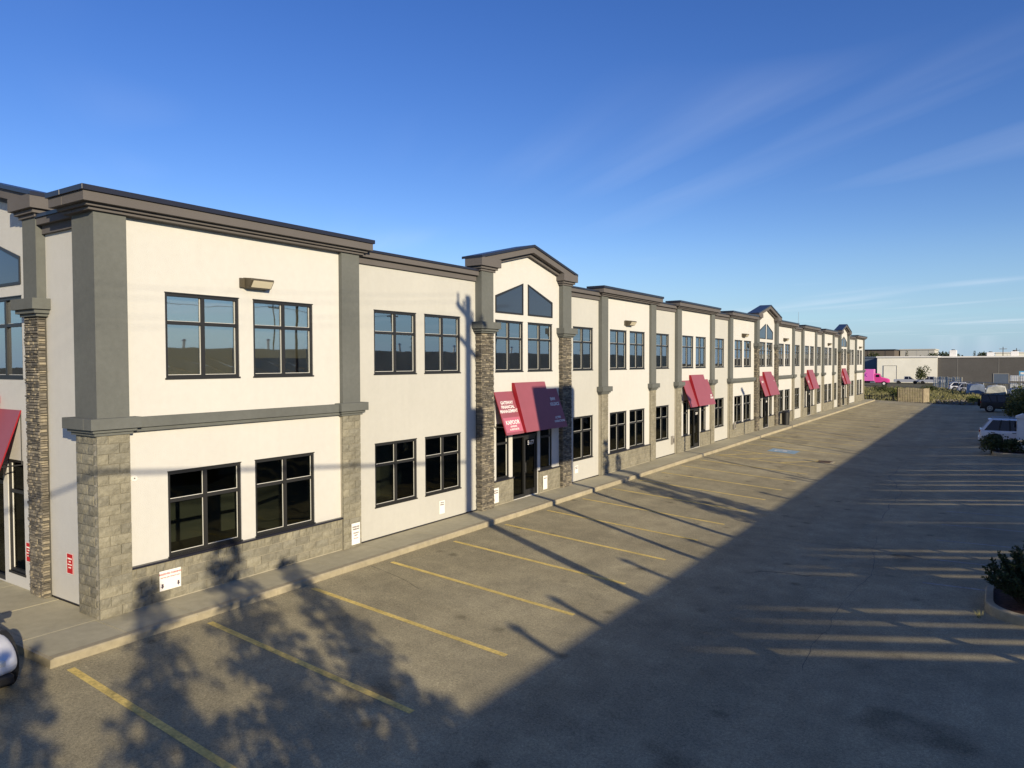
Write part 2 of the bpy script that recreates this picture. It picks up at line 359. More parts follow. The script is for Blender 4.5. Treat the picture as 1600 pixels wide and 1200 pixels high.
def wall_panel(mb, u0, u1, z0, z1, w, th, ops):
    us = sorted({u0, u1, *[o[0] for o in ops], *[o[1] for o in ops]}); zs = sorted({z0, z1, *[o[2] for o in ops], *[o[3] for o in ops]})
    def full(i, j):
        if i < 0 or j < 0 or i >= len(us)-1 or j >= len(zs)-1: return False
        a, b = (us[i]+us[i+1])/2, (zs[j]+zs[j+1])/2
        return not any(o[0] < a < o[1] and o[2] < b < o[3] for o in ops)
    for i in range(len(us)-1):
        for j in range(len(zs)-1):
            if not full(i, j): continue
            a, b, c, d = us[i], us[i+1], zs[j], zs[j+1]; q = w-th
            mb.add([(w, a, c), (w, b, c), (w, b, d), (w, a, d)], [(0, 1, 2, 3)]); mb.add([(q, a, c), (q, b, c), (q, b, d), (q, a, d)], [(3, 2, 1, 0)])
            if not full(i-1, j): mb.add([(w, a, c), (w, a, d), (q, a, d), (q, a, c)], [(0, 1, 2, 3)])
            if not full(i+1, j): mb.add([(w, b, c), (w, b, d), (q, b, d), (q, b, c)], [(3, 2, 1, 0)])
            if not full(i, j-1): mb.add([(w, a, c), (w, b, c), (q, b, c), (q, a, c)], [(3, 2, 1, 0)])
            if not full(i, j+1): mb.add([(w, a, d), (w, b, d), (q, b, d), (q, a, d)], [(0, 1, 2, 3)])
    return mb

# split-face blocks ---------------------------------------------------------------
def block_geom(L_, h, rng, amp=.012, d=.05):
    vs = []; nu, nz_ = 4, 3
    for j in range(nz_):
        for i in range(nu):
            e = (i in (0, nu-1)) or (j in (0, nz_-1))
            vs.append((-.010 if e else rng.uniform(0, amp), .006+(L_-.012)*i/(nu-1), .006+(h-.012)*j/(nz_-1)))
    n = len(vs); vs += [(-d, .006, .006), (-d, L_-.006, .006), (-d, L_-.006, h-.006), (-d, .006, h-.006)]
    fs = [(j*nu+i, j*nu+i+1, (j+1)*nu+i+1, (j+1)*nu+i) for j in range(nz_-1) for i in range(nu-1)]
    fs += [tuple([n, n+1]+[i for i in range(nu-1, -1, -1)]), tuple([n+3]+[(nz_-1)*nu+i for i in range(nu)]+[n+2]), (n, 0, nu, 2*nu, n+3), (n+1, n+2, 3*nu-1, 2*nu-1, nu-1)]
    return vs, fs
CH = .194
BV = {}
def block_mesh(L_):
    k = round(L_, 2); rng = random.Random(int(k*100)); BV.setdefault(k, [])
    if len(BV[k]) < 4:
        rng = random.Random(int(k*100)*7+len(BV[k])); vs, fs = block_geom(k, CH, rng); mb = MB(); mb.add(vs, fs); me = mb.mesh('block', CMUS[len(BV[k])]); BV[k].append(me); return me
    return random.choice(BV[k])
CMUS = [mat('split_face_block_%d' % i, c, .95, .20, 2.3, .8, 28, var2=.14, scale2=14, fine=.12, fscale=90) for i, c in enumerate([(.228, .212, .160), (.200, .188, .146), (.250, .232, .174), (.214, .202, .158)])]
def courses(u0, u1, z0, n, unit=.40, half_top=False):
    out_ = []; W_ = u1-u0
    for c in range(n):
        ln = unit*.5 if (half_top and c == n-1) else unit
        cuts = [0]; x = ln if c % 2 == 0 else ln/2
        while x < W_-.07: cuts.append(x); x += ln
        cuts.append(W_)
        for a, b in zip(cuts, cuts[1:]): out_.append((u0+a, b-a, z0+c*CH))
    return out_
def blocks_as_parts(parent, w, lst, turned=False, yface=0):
    for u, L_, z in lst:
        dx_ = random.uniform(-.003, .003)
        if turned: bl('block', block_mesh(L_), parent, (u, yface+dx_, z), -math.pi/2)
        else: bl('block', block_mesh(L_), parent, (w+dx_, u, z))
def blocks_joined(mb, w, lst, rng=random.Random(3)):
    for u, L_, z in lst:
        vs, fs = block_geom(L_, CH, rng); mb.add([(v[0]+w, v[1]+u, v[2]+z) for v in vs], fs)

# windows -------------------------------------------------------------------------
WW, WH, TR = 1.72, 1.73, 1.13
def win_meshes():
    f = MB(); t = .058
    f.box(-.12, -.02, 0, t, 0, WH); f.box(-.12, -.02, WW-t, WW, 0, WH); f.box(-.12, -.02, t, WW-t, 0, t); f.box(-.12, -.02, t, WW-t, WH-t, WH)
    f.box(-.11, -.03, WW/2-.042, WW/2+.042, t, WH-t)
    for a, b in ((t, WW/2-.042), (WW/2+.042, WW-t)): f.box(-.11, -.032, a, b, TR-.036, TR+.036)
    lip = .01; f.box(-.02, .012, -.02, WW+.02, -.035, 0); f.box(-.02, .006, -.012, WW+.012, WH, WH+.02)
    s = MB()
    for a, b in ((t, WW/2-.042), (WW/2+.042, WW-t)):
        for c, d in ((t, TR-.036), (TR+.036, WH-t)):
            s.box(-.10, -.066, b-.010, b, c, d); s.box(-.10, -.066, a, b-.010, c, c+.009)
    pw = WW/2-.042-t
    p1 = MB().box(-.080, -.076, 0, pw, 0, TR-.036-t); p2 = MB().box(-.080, -.076, 0, pw, 0, WH-t-TR-.036)
    bb = MB(); n = 20
    for i in range(n):
        a = .06+(WW-.12)*i/n; c = .06+(WW-.12)*(i+1)/n-.006
        bb.add([(-.30, a, .08), (-.26, c, .08), (-.26, c, WH-.05), (-.30, a, WH-.05)], [(0, 1, 2, 3)])
    sh = MB().box(-.26, -.255, .05, WW-.05, .62, WH-.04)
    return dict(frame=f.mesh('window', FRAME), sash=s.mesh('sash', SASH), lo=p1.mesh('pane', GLASS), hi=p2.mesh('pane', GLASS),
                lo2=MB().box(-.080, -.076, 0, pw, 0, TR-.036-t).mesh('pane', GLASSD), hi2=MB().box(-.080, -.076, 0, pw, 0, WH-t-TR-.036).mesh('pane', GLASSD),
                blind=bb.mesh('blind', BLIND), shade=sh.mesh('shade', BLIND), roller_shade=MB().box(-.20, -.195, .045, WW-.045, .05, WH-.04).mesh('roller_shade', SHADEM), part_shade=MB().box(-.20, -.195, .045, WW-.045, .42, WH-.04).mesh('roller_shade', SHADEM))
WM = win_meshes()
def window(w, u, z, lower=False, dress=None, fn=None):
    loc = (w, u, z); rz = 0
    if fn: loc = fn((w, u+WW, z)); rz = -math.pi/2
    o = link('window', WM['frame'], BLD, Vector(loc)+Vector((9, -54.4, 0)), rz)
    link('sash', WM['sash'], o)
    t = .058; s = '2' if lower else ''
    for a in (t, WW/2+.042):
        link('pane', WM['lo'+s], o, (0, a, t)); link('pane', WM['hi'+s], o, (0, a, TR+.036))
    if dress: link('roller_shade' if 'shade' in dress else dress, WM[dress], o)
    return o

# profiles ------------------------------------------------------------------------
def stack(mb, u0, u1, back, steps, e0=1, e1=1, base=0.):
    """stacked mouldings: steps (z0,z1,out,mat); they return round the ends by the same amount"""
    for z0, z1, o_, mi in steps: mb.box(back, base+o_, u0-o_*e0, u1+o_*e1, z0, z1, mi)
HI = [(7.64, 7.70, .10, 0), (7.70, 7.76, .17, 0), (7.76, 7.94, .27, 0), (7.94, 8.04, .31, 1)]
LO = [(7.45, 7.62, .07, 0), (7.62, 7.76, .17, 0), (7.76, 7.83, .20, 1)]
CAPS = [(3.46, 3.52, .05, 0), (3.52, 3.58, .10, 0), (3.58, 3.79, .16, 0)]
SCAP = [(5.78, 5.84, .06, 0), (5.84, 5.92, .12, 0), (5.92, 6.14, .18, 0)]

def pilaster(u0, u1, parts=False, cap=True, joined=True, fn=None, ret=None):
    """grey stucco shaft on a split-face block pier"""
    p = MB(fn); p.box(-.05, .115, u0+.01, u1-.01, 3.79, 7.64)
    o = part(p, 'pilaster', GREY)
    c = MB(fn); stack(c, u0, u1, -.04, CAPS, base=.09); c2 = c.build('pilaster_cap', GREY, o, bevel=.006)
    core = MB(fn); core.box(-.04, .085, u0+.012, u1-.012, 0, 3.46); pr = core.build('pier_core', MORT, o)
    lst = courses(u0, u1, 0, 18, unit=.42)
    lst = [(u, L_, z) for u, L_, z in lst if z+CH < 3.50]
    if parts: blocks_as_parts(o, .118, lst)
    else:
        b = MB(fn); blocks_joined(b, .118, lst); tag(b.build('block_facing', CMU, o), kind='stuff')
    return o

def stone_geom(mb, width, height, face, rng):
    """ledge stone rows on one face; face(a,b,c) maps (out, along, up)"""
    z = 0
    while z < height-.03:
        h = min(rng.uniform(.03, .075), height-z); u = 0
        while u < width-.01:
            L_ = rng.uniform(.07, .26)
            if width-u-L_ < .08: L_ = width-u
            d = rng.uniform(.012, .055); q = .004
            vs = [face(*v) for v in [(0, u+q, z+q), (0, u+L_-q, z+q), (0, u+L_-q, z+h-q), (0, u+q, z+h-q), (d, u+q+.006, z+q+.006), (d*rng.uniform(.75, 1), u+L_-q-.006, z+q+.005), (d*rng.uniform(.8, 1), u+L_-q-.006, z+h-q-.005), (d*rng.uniform(.75, 1), u+q+.006, z+h-q-.006)]]
            mb.add(vs, [(4, 5, 6, 7), (0, 1, 5, 4), (1, 2, 6, 5), (2, 3, 7, 6), (3, 0, 4, 7)], rng.randrange(4)); u += L_
        z += h
STONES = [mat('ledge_stone_%d' % i, c, .95, .25, 9, .6, 40) for i, c in enumerate([(.195, .172, .135), (.145, .130, .106), (.105, .096, .080), (.265, .232, .172)])]
def stone_column(u0, u1, out_, fn=None, seed=1):
    rng = random.Random(seed)
    p = MB(fn); p.box(-.05, out_-.01, u0+.02, u1-.02, 5.9, 8.0); o = part(p, 'stone_column_shaft', GREY)
    c = MB(fn); stack(c, u0, u1, -.04, SCAP, base=out_-.02); c.build('column_cap', GREY, o, bevel=.006)
    core = MB(fn); core.box(-.04, out_-.03, u0+.03, u1-.03, 0, 5.78); core.build('column_core', mat('dark_mortar', (.07, .065, .055), .95), o)
    s = MB(fn); stone_geom(s, u1-u0-.04, 5.78, lambda a, b, c_: (out_-.035+a, u0+.02+b, c_), rng)
    stone_geom(s, out_, 5.78, lambda a, b, c_: (b-.01, u0+.03-a, c_), rng); stone_geom(s, out_, 5.78, lambda a, b, c_: (b-.01, u1-.03+a, c_), rng)
    tag(s.build('stone_veneer', STONES, o), kind='stuff')
    # moulded head of the column, carrying the gable
    h = MB(fn); stack(h, u0, u1, -.3, [(7.78, 7.85, .05, 0), (7.85, 7.93, .11, 0), (7.93, 8.20, .19, 0)], base=out_-.02); h.build('column_head', CORN, o, bevel=.006)
    return o

TRI = mat('gable_glass', (.030, .040, .062), .06, spec=.9)
def gable_bay(u0, u1, out_, wins, fn=None, seed=1, entry=None, pw=.70):
    uc = (u0+u1)/2; a, b = u0+pw, u1-pw
    stone_column(u0, a, out_, fn, seed); stone_column(b, u1, out_, fn, seed+50)
    ops = [(u, u+WW, 4.52, 4.52+WH) for u in wins]+(entry_ops(entry, .30 if fn else .86) if entry else [])
    m = MB(fn); wall_panel(m, a-.05, b+.05, 0, 7.98, .03, .25, ops)
    peak = 8.72; m.prism([(a-.05, 7.98), (b+.05, 7.98), (b+.05, 8.02), (uc, peak), (a-.05, 8.02)], 'x', -.22, .03)
    part(m, 'wall', CREAM)
    # raking cornice, three stepped mouldings and a metal edge, roof running back behind
    rk = MB(fn)
    def slab(lo, hi, x0, x1, ext, mi):
        sl_ = (9.0-8.26)/(uc-(u0-.2))
        for s in (-1, 1):
            e = uc+s*(uc-u0+ext); dz = sl_*(uc-u0+ext)
            rk.prism([(uc, 8.96+hi), (uc, 8.96+lo), (e, 8.96+lo-dz), (e, 8.96+hi-dz)], 'x', x0, x1, mi)
    slab(-.36, -.25, -.3, out_-.06, -.62, 0); slab(-.25, -.05, -.3, out_+.12, .16, 0); slab(-.05, .03, -.42, out_+.17, .20, 1)
    part(rk, 'gable_cornice', [CORN, CAP])
    # roof sides behind the gable
    rb = MB(fn); rb.box(-.41, -.3, u0+.1, u1-.1, 7.3, 8.02); part(rb, 'gable_backing', CORN)
    # two sloped lights under the rake
    wl = wins[0]; wr = wins[1]
    for (p0, p1, z0, za, zb) in ((wl, wl+WW, 6.50, 7.08, 7.62), (wr, wr+WW, 6.50, 7.62, 7.08)):
        poly = [(p0, z0), (p1, z0), (p1, zb), (p0, za)]; cx = sum(p[0] for p in poly)/4; cz = sum(p[1] for p in poly)/4
        inn = [(p[0]+(.055 if p[0] < cx else -.055), p[1]+(.055 if p[1] < 6.6 else -.065)) for p in poly]
        f = MB(fn); n = 4
        vs = [(.055, *p) for p in poly]+[(.055, *p) for p in inn]+[(.028, *p) for p in poly]+[(.035, *p) for p in inn]
        f.add(vs, [(i, (i+1) % 4, 4+(i+1) % 4, 4+i) for i in range(4)]+[(i, (i+1) % 4, 8+(i+1) % 4, 8+i) for i in range(4)]+[(4+i, 4+(i+1) % 4, 12+(i+1) % 4, 12+i) for i in range(4)])
        o = part(f, 'gable_window', FRAME)
        g_ = MB(fn); g_.add([(.037, *p) for p in inn], [(0, 1, 2, 3)]); g_.build('pane', TRI, o)
    for u in wins: window(.03, u, 4.52, False, None, fn)
    if entry: entrance(entry, .03, a, b, fn)

def entry_ops(ce, zs=.86): return [(ce-1.85, ce-1.08, zs, 2.75), (ce-.86, ce+.80, .02, 2.75), (ce+.98, ce+1.83, zs, 2.75)]
def entrance(ce, w, a, b, fn=None, blocks=False):
    t = .06; zs = .30 if fn else .86
    for (p, q, z0, z1) in (entry_ops(ce, zs)[0], entry_ops(ce, zs)[2]):
        f = MB(fn); f.box(w-.12, w-.02, p, p+t, z0, z1); f.box(w-.12, w-.02, q-t, q, z0, z1); f.box(w-.12, w-.02, p+t, q-t, z0, z0+t); f.box(w-.12, w-.02, p+t, q-t, z1-t, z1); f.box(w-.11, w-.03, p+t, q-t, 2.02, 2.09)
        f.box(w-.03, w+.012, p-.02, q+.02, z0-.05, z0)
        o = part(f, 'sidelight', FRAME)
        for c, d in ((z0+t, 2.02), (2.09, z1-t)): MB(fn).box(w-.08, w-.076, p+t, q-t, c, d).build('pane', GLASSD, o)
        MB(fn).box(w-.10, w-.06, q-t-.02, q-t, z0+t, z1-t).build('sash', SASH, o)
    p, q, z0, z1 = entry_ops(ce)[1]; m_ = ce-.06
    f = MB(fn); f.box(w-.14, w-.02, p, p+.05, z0, z1); f.box(w-.14, w-.02, q-.05, q, z0, z1); f.box(w-.14, w-.02, p+.05, q-.05, z1-.06, z1); f.box(w-.14, w-.02, p+.05, q-.05, 2.16, 2.24); f.box(w-.13, w-.02, m_-.03, m_+.03, z0, 2.16); f.box(w-.14, w-.02, p+.05, m_-.03, z0, .12)
    o = part(f, 'doorway', FRAME)
    MB(fn).box(w-.085, w-.08, p+.05, m_-.03, .12, 2.16).build('pane', GLASSD, o); MB(fn).box(w-.085, w-.08, p+.05, q-.05, 2.24, z1-.06).build('pane', GLASSD, o)
    d = MB(fn); d.box(w-.10, w-.05, m_+.035, m_+.11, z0+.01, 2.15); d.box(w-.10, w-.05, q-.13, q-.055, z0+.01, 2.15); d.box(w-.10, w-.05, m_+.11, q-.13, z0+.01, .24); d.box(w-.10, w-.05, m_+.11, q-.13, 2.05, 2.15)
    d.build('door', FRAME, o); MB(fn).box(w-.082, w-.078, m_+.11, q-.13, .24, 2.05).build('door_pane', GLASSD, o)
    h = MB(fn); h.box(w-.02, w-.005, m_+.06, m_+.085, .85, 1.25); h.box(w-.05, w-.005, m_+.06, m_+.085, .85, .88); h.box(w-.05, w-.005, m_+.06, m_+.085, 1.22, 1.25); h.build('handle', STEEL, o)
    MB(fn).box(w-.05, w-.044, m_+.02, m_+.032, .05, 2.14).build('door_edge', STEEL, o)
    for a_, b_ in (() if fn else ((a, p-.02), (q+.02, b))): low_wall(a_, b_, w, blocks, fn)
    return o
def low_wall(u0, u1, w, parts=False, fn=None, half=False):
    lw = MB(fn); lw.box(w-.02, w+.04, u0+.004, u1-.004, 0, .805); o = part(lw, 'low_wall', MORT)
    lst = courses(u0, u1, .018, 4, .40, half)
    if parts: blocks_as_parts(o, w+.065, lst)
    else:
        b = MB(fn); blocks_joined(b, w+.065, lst); tag(b.build('block_facing', CMU, o), kind='stuff')
    MB(fn).box(w-.01, w+.105, u0, u1, .806, .845).build('flashing', CAP, o)
    return o

def high_bay(u0, u1, wins, lower=True, pil=(1, 1), band=False, blocks=False, entry=None, light=True, dress=(None, None)):
    a = u0+.63*pil[0]; b = u1-.63*pil[1]
    ops = [(u, u+WW, 4.52, 4.52+WH) for u in wins]
    if lower: ops += [(u, u+WW, .87, .87+WH) for u in wins]
    if entry: ops += entry_ops(entry)
    m = MB(); wall_panel(m, a-.02 if pil[0] else a, b+.02 if pil[1] else b, 0, 7.66, 0, .25, ops); part(m, 'wall', CREAM)
    if pil[0]: pilaster(u0, u0+.63, parts=blocks)
    if pil[1]: pilaster(u1-.63, u1, parts=blocks)
    c = MB(); stack(c, u0, u1, -.45, HI, base=.08, e0=pil[0], e1=pil[1])
    part(c, 'cornice', [CORN, CAP], bevel=.006)
    if band:
        bd = MB(); bd.box(-.02, .10, a, b, 3.49, 3.57); bd.box(-.02, .15, a, b, 3.57, 3.77); part(bd, 'band', GREY, bevel=.005)
    for i, u in enumerate(wins):
        window(0, u, 4.52, False, dress[0][i] if isinstance(dress[0], tuple) else dress[0])
        if lower: window(0, u, .87, True, dress[1])
    if lower: low_wall(a, b, 0, blocks, half=blocks)
    if entry: entrance(entry, 0, a, b)
def tan_bay(u0, u1, wins, dress=(None, None)):
    ops = [(u, u+WW, z, z+WH) for u in wins for z in (.87, 4.52)]
    m = MB(); wall_panel(m, u0-.04, u1+.04, .03, 7.5, -.05, .2, ops); part(m, 'wall', TAN)
    MB_ = MB().box(-.24, -.045, u0, u1, 0, .03); part(MB_, 'base_flashing', CAP)
    c = MB(); stack(c, u0, u1, -.45, LO, 0, 0, base=-.05); part(c, 'cornice', [CORN, CAP], bevel=.005)
    for i, u in enumerate(wins): window(-.05, u, 4.52, False, dress[0][i] if isinstance(dress[0], tuple) else dress[0]); window(-.05, u, .87, True, dress[1])

def run(f, u0, u1, wins, **k):
    f(u0, u1, wins, **k)
def mirrored(wins): return sorted(MIR(u+WW) for u in wins)
HB = dict(A=(6.87, 13.60, [8.31, 10.40]), E=(27.64, 33.58, [28.65, 30.70]), G=(36.45, 42.55, [37.42, 39.52]), I=(45.54, 51.35, [46.80, 48.90]))
TB = dict(B=(13.60, 18.87, [14.28, 16.37]), D=(24.85, 27.64, [25.42]), F=(33.58, 36.45, [33.92]), H=(42.55, 45.54, [43.07]))
high_bay(*HB['A'], band=True, blocks=True, dress=(('roller_shade', 'part_shade'), None))
high_bay(*HB['E'])
high_bay(*HB['G'], lower=False, entry=39.45)
high_bay(*HB['I'], pil=(1, 0), band=True, dress=('shade', 'blind'))
tan_bay(*TB['B'], dress=(('roller_shade', None), None)); tan_bay(*TB['D']); tan_bay(*TB['F']); tan_bay(*TB['H'], dress=('shade', 'blind'))
gable_bay(18.87, 24.85, .22, [19.90, 21.93], entry=21.78, seed=1)
gable_bay(51.35, 57.45, .22, [52.53, 54.55], entry=54.4, seed=2)
gable_bay(MIR(24.85), MIR(18.87), .22, mirrored([19.90, 21.93]), entry=MIR(21.78), seed=3)
m = lambda k, d: (MIR(d[k][1]), MIR(d[k][0]), mirrored(d[k][2]))
high_bay(*m('I', HB), pil=(0, 1), band=True, dress=('shade', 'blind')); tan_bay(*m('H', TB), dress=('shade', 'blind'))
high_bay(*m('G', HB), lower=False, entry=MIR(39.45), dress=('shade', None)); tan_bay(*m('F', TB), dress=('shade', 'blind'))
high_bay(*m('E', HB), dress=('shade', 'blind')); tan_bay(*m('D', TB), dress=(None, 'blind')); tan_bay(*m('B', TB), dress=(None, 'blind')); high_bay(*m('A', HB), band=True)

# south end: return of the corner pilaster, narrow tan strip lightened to cream, then a gabled entry like the front ones
p = MB(); p.box(-.70, -.05, 6.885, 7.45, 3.79, 7.64); part(p, 'corner_return', GREY)
p = MB(); p.box(-.68, -.041, 6.905, 7.4, 0, 3.46); cr = part(p, 'corner_return', MORT)
blocks_as_parts(cr, 0, [(u, L_, z) for u, L_, z in courses(-.70, .066, 0, 18, .42) if z+CH < 3.5], True, 6.874)
c = MB(); stack(c, -.70, -.06, 7.3, [], 0, 0)
for z0, z1, o_, mi in CAPS: c.box(-.70-o_, -.045, 6.87-o_, 7.3, z0, z1, mi)
part(c, 'corner_cap', GREY, bevel=.006)
c = MB()
for z0, z1, o_, mi in HI: c.box(-.70-o_, -.46, 6.87-o_-.0, 7.6, z0, z1, mi)
part(c, 'corner_cornice', [CORN, CAP], bevel=.006)
wp = MB(south); wall_panel(wp, .68, 2.22, .03, 7.5, -.05, .2, []); part(wp, 'wall', CREAM)  # tan strip in cream: its brighter light is put into the colour
MBs = MB(south); MBs.box(-.24, -.045, .7, 2.17, 0, .03); part(MBs, 'base_flashing', CAP)
c = MB(south); stack(c, .70, 2.17, -.4, LO, 0, 0, base=-.05); part(c, 'cornice', [CORN, CAP])
gable_bay(2.17, 8.05, .14, [3.12, 5.17], fn=south, entry=5.05, seed=9, pw=.62)
wp = MB(south); wall_panel(wp, 8.05, 17.9, 0, 7.6, -.05, .2, []); part(wp, 'wall', TAN)
c = MB(south); stack(c, 8.05, 17.9, -.4, LO, 0, 0, base=-.05); part(c, 'cornice', [CORN, CAP])

# shell behind the front: roof, back and far end walls, floors, ceilings, cross partitions
b = MB(); b.box(-17.8, -.47, 7.5, 101.7, 7.18, 7.26); part(b, 'roof', ROOFM)
b = MB(); b.box(-17.9, -17.7, 7.2, 101.8, 0, 7.8); part(b, 'back_wall', TAN)
b = MB(); b.box(-17.7, -.02, 101.70, 101.90, 0, 7.62); b.box(-17.7, -.46, 101.68, 101.92, 7.62, 7.80); part(b, 'end_wall', CREAM)
b = MB(); b.box(-4.4, -.26, 7.3, 101.6, 3.15, 3.62); part(b, 'upper_floor', CARPET)
b = MB(); b.box(-4.4, -.26, 7.3, 101.6, 3.10, 3.149); b.box(-4.4, -.26, 7.3, 101.6, 6.75, 6.80); part(b, 'ceiling', ROOM)
b = MB(); b.box(-4.4, -.26, 7.3, 101.6, -.05, .01); part(b, 'ground_floor', CARPET)
b = MB(); b.box(-4.5, -4.4, 7.25, 101.65, 0, 7.1)
for y in [13.4, 18.95, 24.75, 33.4, 42.4, 51.5, 57.3, 66.4, 75.4, 84.0, 90.0, 95.3]: b.box(-4.39, -.27, y, y+.1, .02, 3.09); b.box(-4.39, -.27, y, y+.1, 3.63, 6.74)
b.box(-4.39, -.74, 7.26, 7.32, .02, 7)
part(b, 'partition', ROOM)
PALEW = mat('pale_room_paint', (.66, .62, .52), .9)
for y0, y1, x in ((20.25, 21.25, -1.3), (22.35, 23.0, -1.5), (10.6, 11.0, -.9), (26.3, 26.7, -1.2), (31.2, 31.7, -1.3), (38.0, 38.9, -1.2), (40.2, 40.8, -1.4)):
    pb = MB(); pb.box(x-.1, x, y0, y1, 3.63, 6.74); part(pb, 'partition', PALEW)
# desks and cabinets behind the upper glass
rng = random.Random(5)
for y in [8.6, 11.0, 14.6, 17.0, 20.1, 25.6, 29.0, 31.2, 34.2, 38.0]:
    d = MB(); x = rng.uniform(-2.2, -1.4); d.box(x-.7, x, y, y+1.3, 4.32, 4.36); d.box(x-.68, x-.02, y+.02, y+.06, 3.63, 4.32); d.box(x-.68, x-.02, y+1.24, y+1.28, 3.63, 4.32); d.box(x-.3, x-.27, y+.4, y+.9, 4.42, 4.75); d.box(x-.3, x-.25, y+.6, y+.7, 4.36, 4.42)
    part(d, 'desk', mat('desk_wood', (.20, .12, .07), .6))

# ------------------------------------------------------------------ awnings
def awning(uc, label, texts=None, fn=None, w0=.03, half=2.06):
    A = thing('entrance_awning', label, 'awning', fn((w0, uc, 2.4)) if fn else (w0, uc, 2.4), -math.pi/2 if fn else 0, 'burgundy awnings over the entrances')
    c0, c1 = -.98, 1.05; zt, zb, xo = 1.43, .0, .52          # local: x out, y along, z above the drip edge
    def sheet(y0, y1, t, zt_, zb_, off, name):
        nrm = Vector((zt_-zb_, 0, xo)).normalized()*off
        q = MB(); a, b = Vector((.02, 0, zt_)), Vector((xo, 0, zb_))
        vs = [];
        for p in (a, b):
            for yy in (y0, y1): vs.append((p.x+nrm.x, yy, p.z+nrm.z))
        for p in (a, b):
            for yy in (y0, y1): vs.append((p.x+nrm.x-t, yy, p.z+nrm.z))
        q.add(vs, [(0, 2, 3, 1), (4, 5, 7, 6)], 0); q.add(vs, [(0, 1, 5, 4), (2, 6, 7, 3), (0, 4, 6, 2), (1, 3, 7, 5)], 1)
        return q.build(name, [BURG, BURGS], A)
    L1 = sheet(-half, c0, .03, zt, zb, 0, 'side_panel'); R1 = sheet(c1, half, .03, zt, zb, 0, 'side_panel')
    Cn = sheet(c0, c1, .16, zt+.26, zb-.005, .10, 'centre_panel')
    f = MB()
    for y in (-half+.02, half-.02):
        f.tube((.0, y, .26), (.0, y, zt), .016); f.tube((0, y, .26), (xo-.10, y, .26), .016); f.tube((.0, y, zt), (xo-.03, y, .02), .014)
    for z in (.02, .26): f.tube((xo-.04-z*.35, -half, z), (xo-.04-z*.35, half, z), .014)
    f.build('frame', FRAME, A)
    dn = Vector((xo-.02, 0, zb-zt)).normalized(); nm = Vector((-dn.z, 0, dn.x))
    def put(txt, y, s, size, m, parent, lift=.006):
        o = Vector((.02, y, zt))+dn*s+nm*lift
        text_obj('lettering', txt, size, frame_mtx(o, (0, 1, 0), -dn), m, parent)
    for (txt, y, s, size, pan) in (texts or []): put(txt, y, s, size, LETT, {'L': L1, 'R': R1, 'C': Cn}[pan])
    return A, L1, put, dn, nm
A, L1, put, dn, nm = awning(21.86, 'burgundy awning lettered KAPOOR above door 5677, the largest in view',
    [('GATEWAY', -1.52, .40, .155, 'L'), ('FINANCIAL', -1.52, .55, .155, 'L'), ('MANAGEMENT', -1.52, .70, .155, 'L'),
     ('ENVI', 1.55, .40, .16, 'R'), ('NOLDICS', 1.55, .60, .17, 'R'), ('ACTIVE', 1.55, 1.12, .12, 'R'), ('TRANSACTIONS', 1.55, 1.26, .115, 'R')])
q = MB(); a_ = Vector((.02, 0, 1.43))+dn*.92+nm*.004; b_ = Vector((.02, 0, 1.43))+dn*1.43+nm*.004
q.add([(a_.x, -2.0, a_.z), (a_.x, -1.0, a_.z), (b_.x, -1.0, b_.z), (b_.x, -2.0, b_.z)], [(0, 1, 2, 3)]); q.build('sponsor_patch', KAP, L1)
put('KAPOOR', -1.5, 1.10, .20, LETT, L1, .009); put('ADVISORY', -1.5, 1.24, .085, LETT, L1, .009); put('& ASSOCIATES', -1.5, 1.34, .085, LETT, L1, .009)
AW = [(39.45, 'burgundy awning over the second entrance along the front, white mark at lower corner', [('SMP', 1.72, .98, .15, 'R'), ('GROUP', 1.72, 1.12, .15, 'R')]),
      (54.4, 'burgundy awning under the middle gable of the block', [('LAW', -1.52, .45, .22, 'L'), ('LLP', 1.55, .45, .22, 'R')]),
      (MIR(39.45), 'burgundy awning over the fourth entrance, between middle and far gables', [('TAX', -1.52, .8, .22, 'L')]),
      (MIR(21.86), 'burgundy awning under the farthest gable', [('CPA', -1.5, .7, .22, 'L')])]
for y, l, t in AW: awning(y, l, t, w0=.0 if y not in (54.4,) else .03)
awning(5.3, 'burgundy awning on the end wall at the left edge', None, fn=south, w0=.03)
# house number on the glass of the first door, smaller plates on the others
for ce, w, txt in ((21.78, .03, '5677'), (39.45, 0, '5671'), (54.4, .03, '5665'), (MIR(39.45), 0, '5659'), (MIR(21.78), .03, '5653')):
    o = text_obj('door_number', txt, .21 if txt == '5677' else .19, frame_mtx((w-.04, ce+.40, 1.92), (0, 1, 0), (0, 0, 1)), LETT, None)
    tag(o, 'white house number on the glass door under the %s' % {'5677': 'awning lettered KAPOOR', '5671': 'second awning', '5665': 'middle gable', '5659': 'fourth awning', '5653': 'farthest gable'}[txt], 'house number')

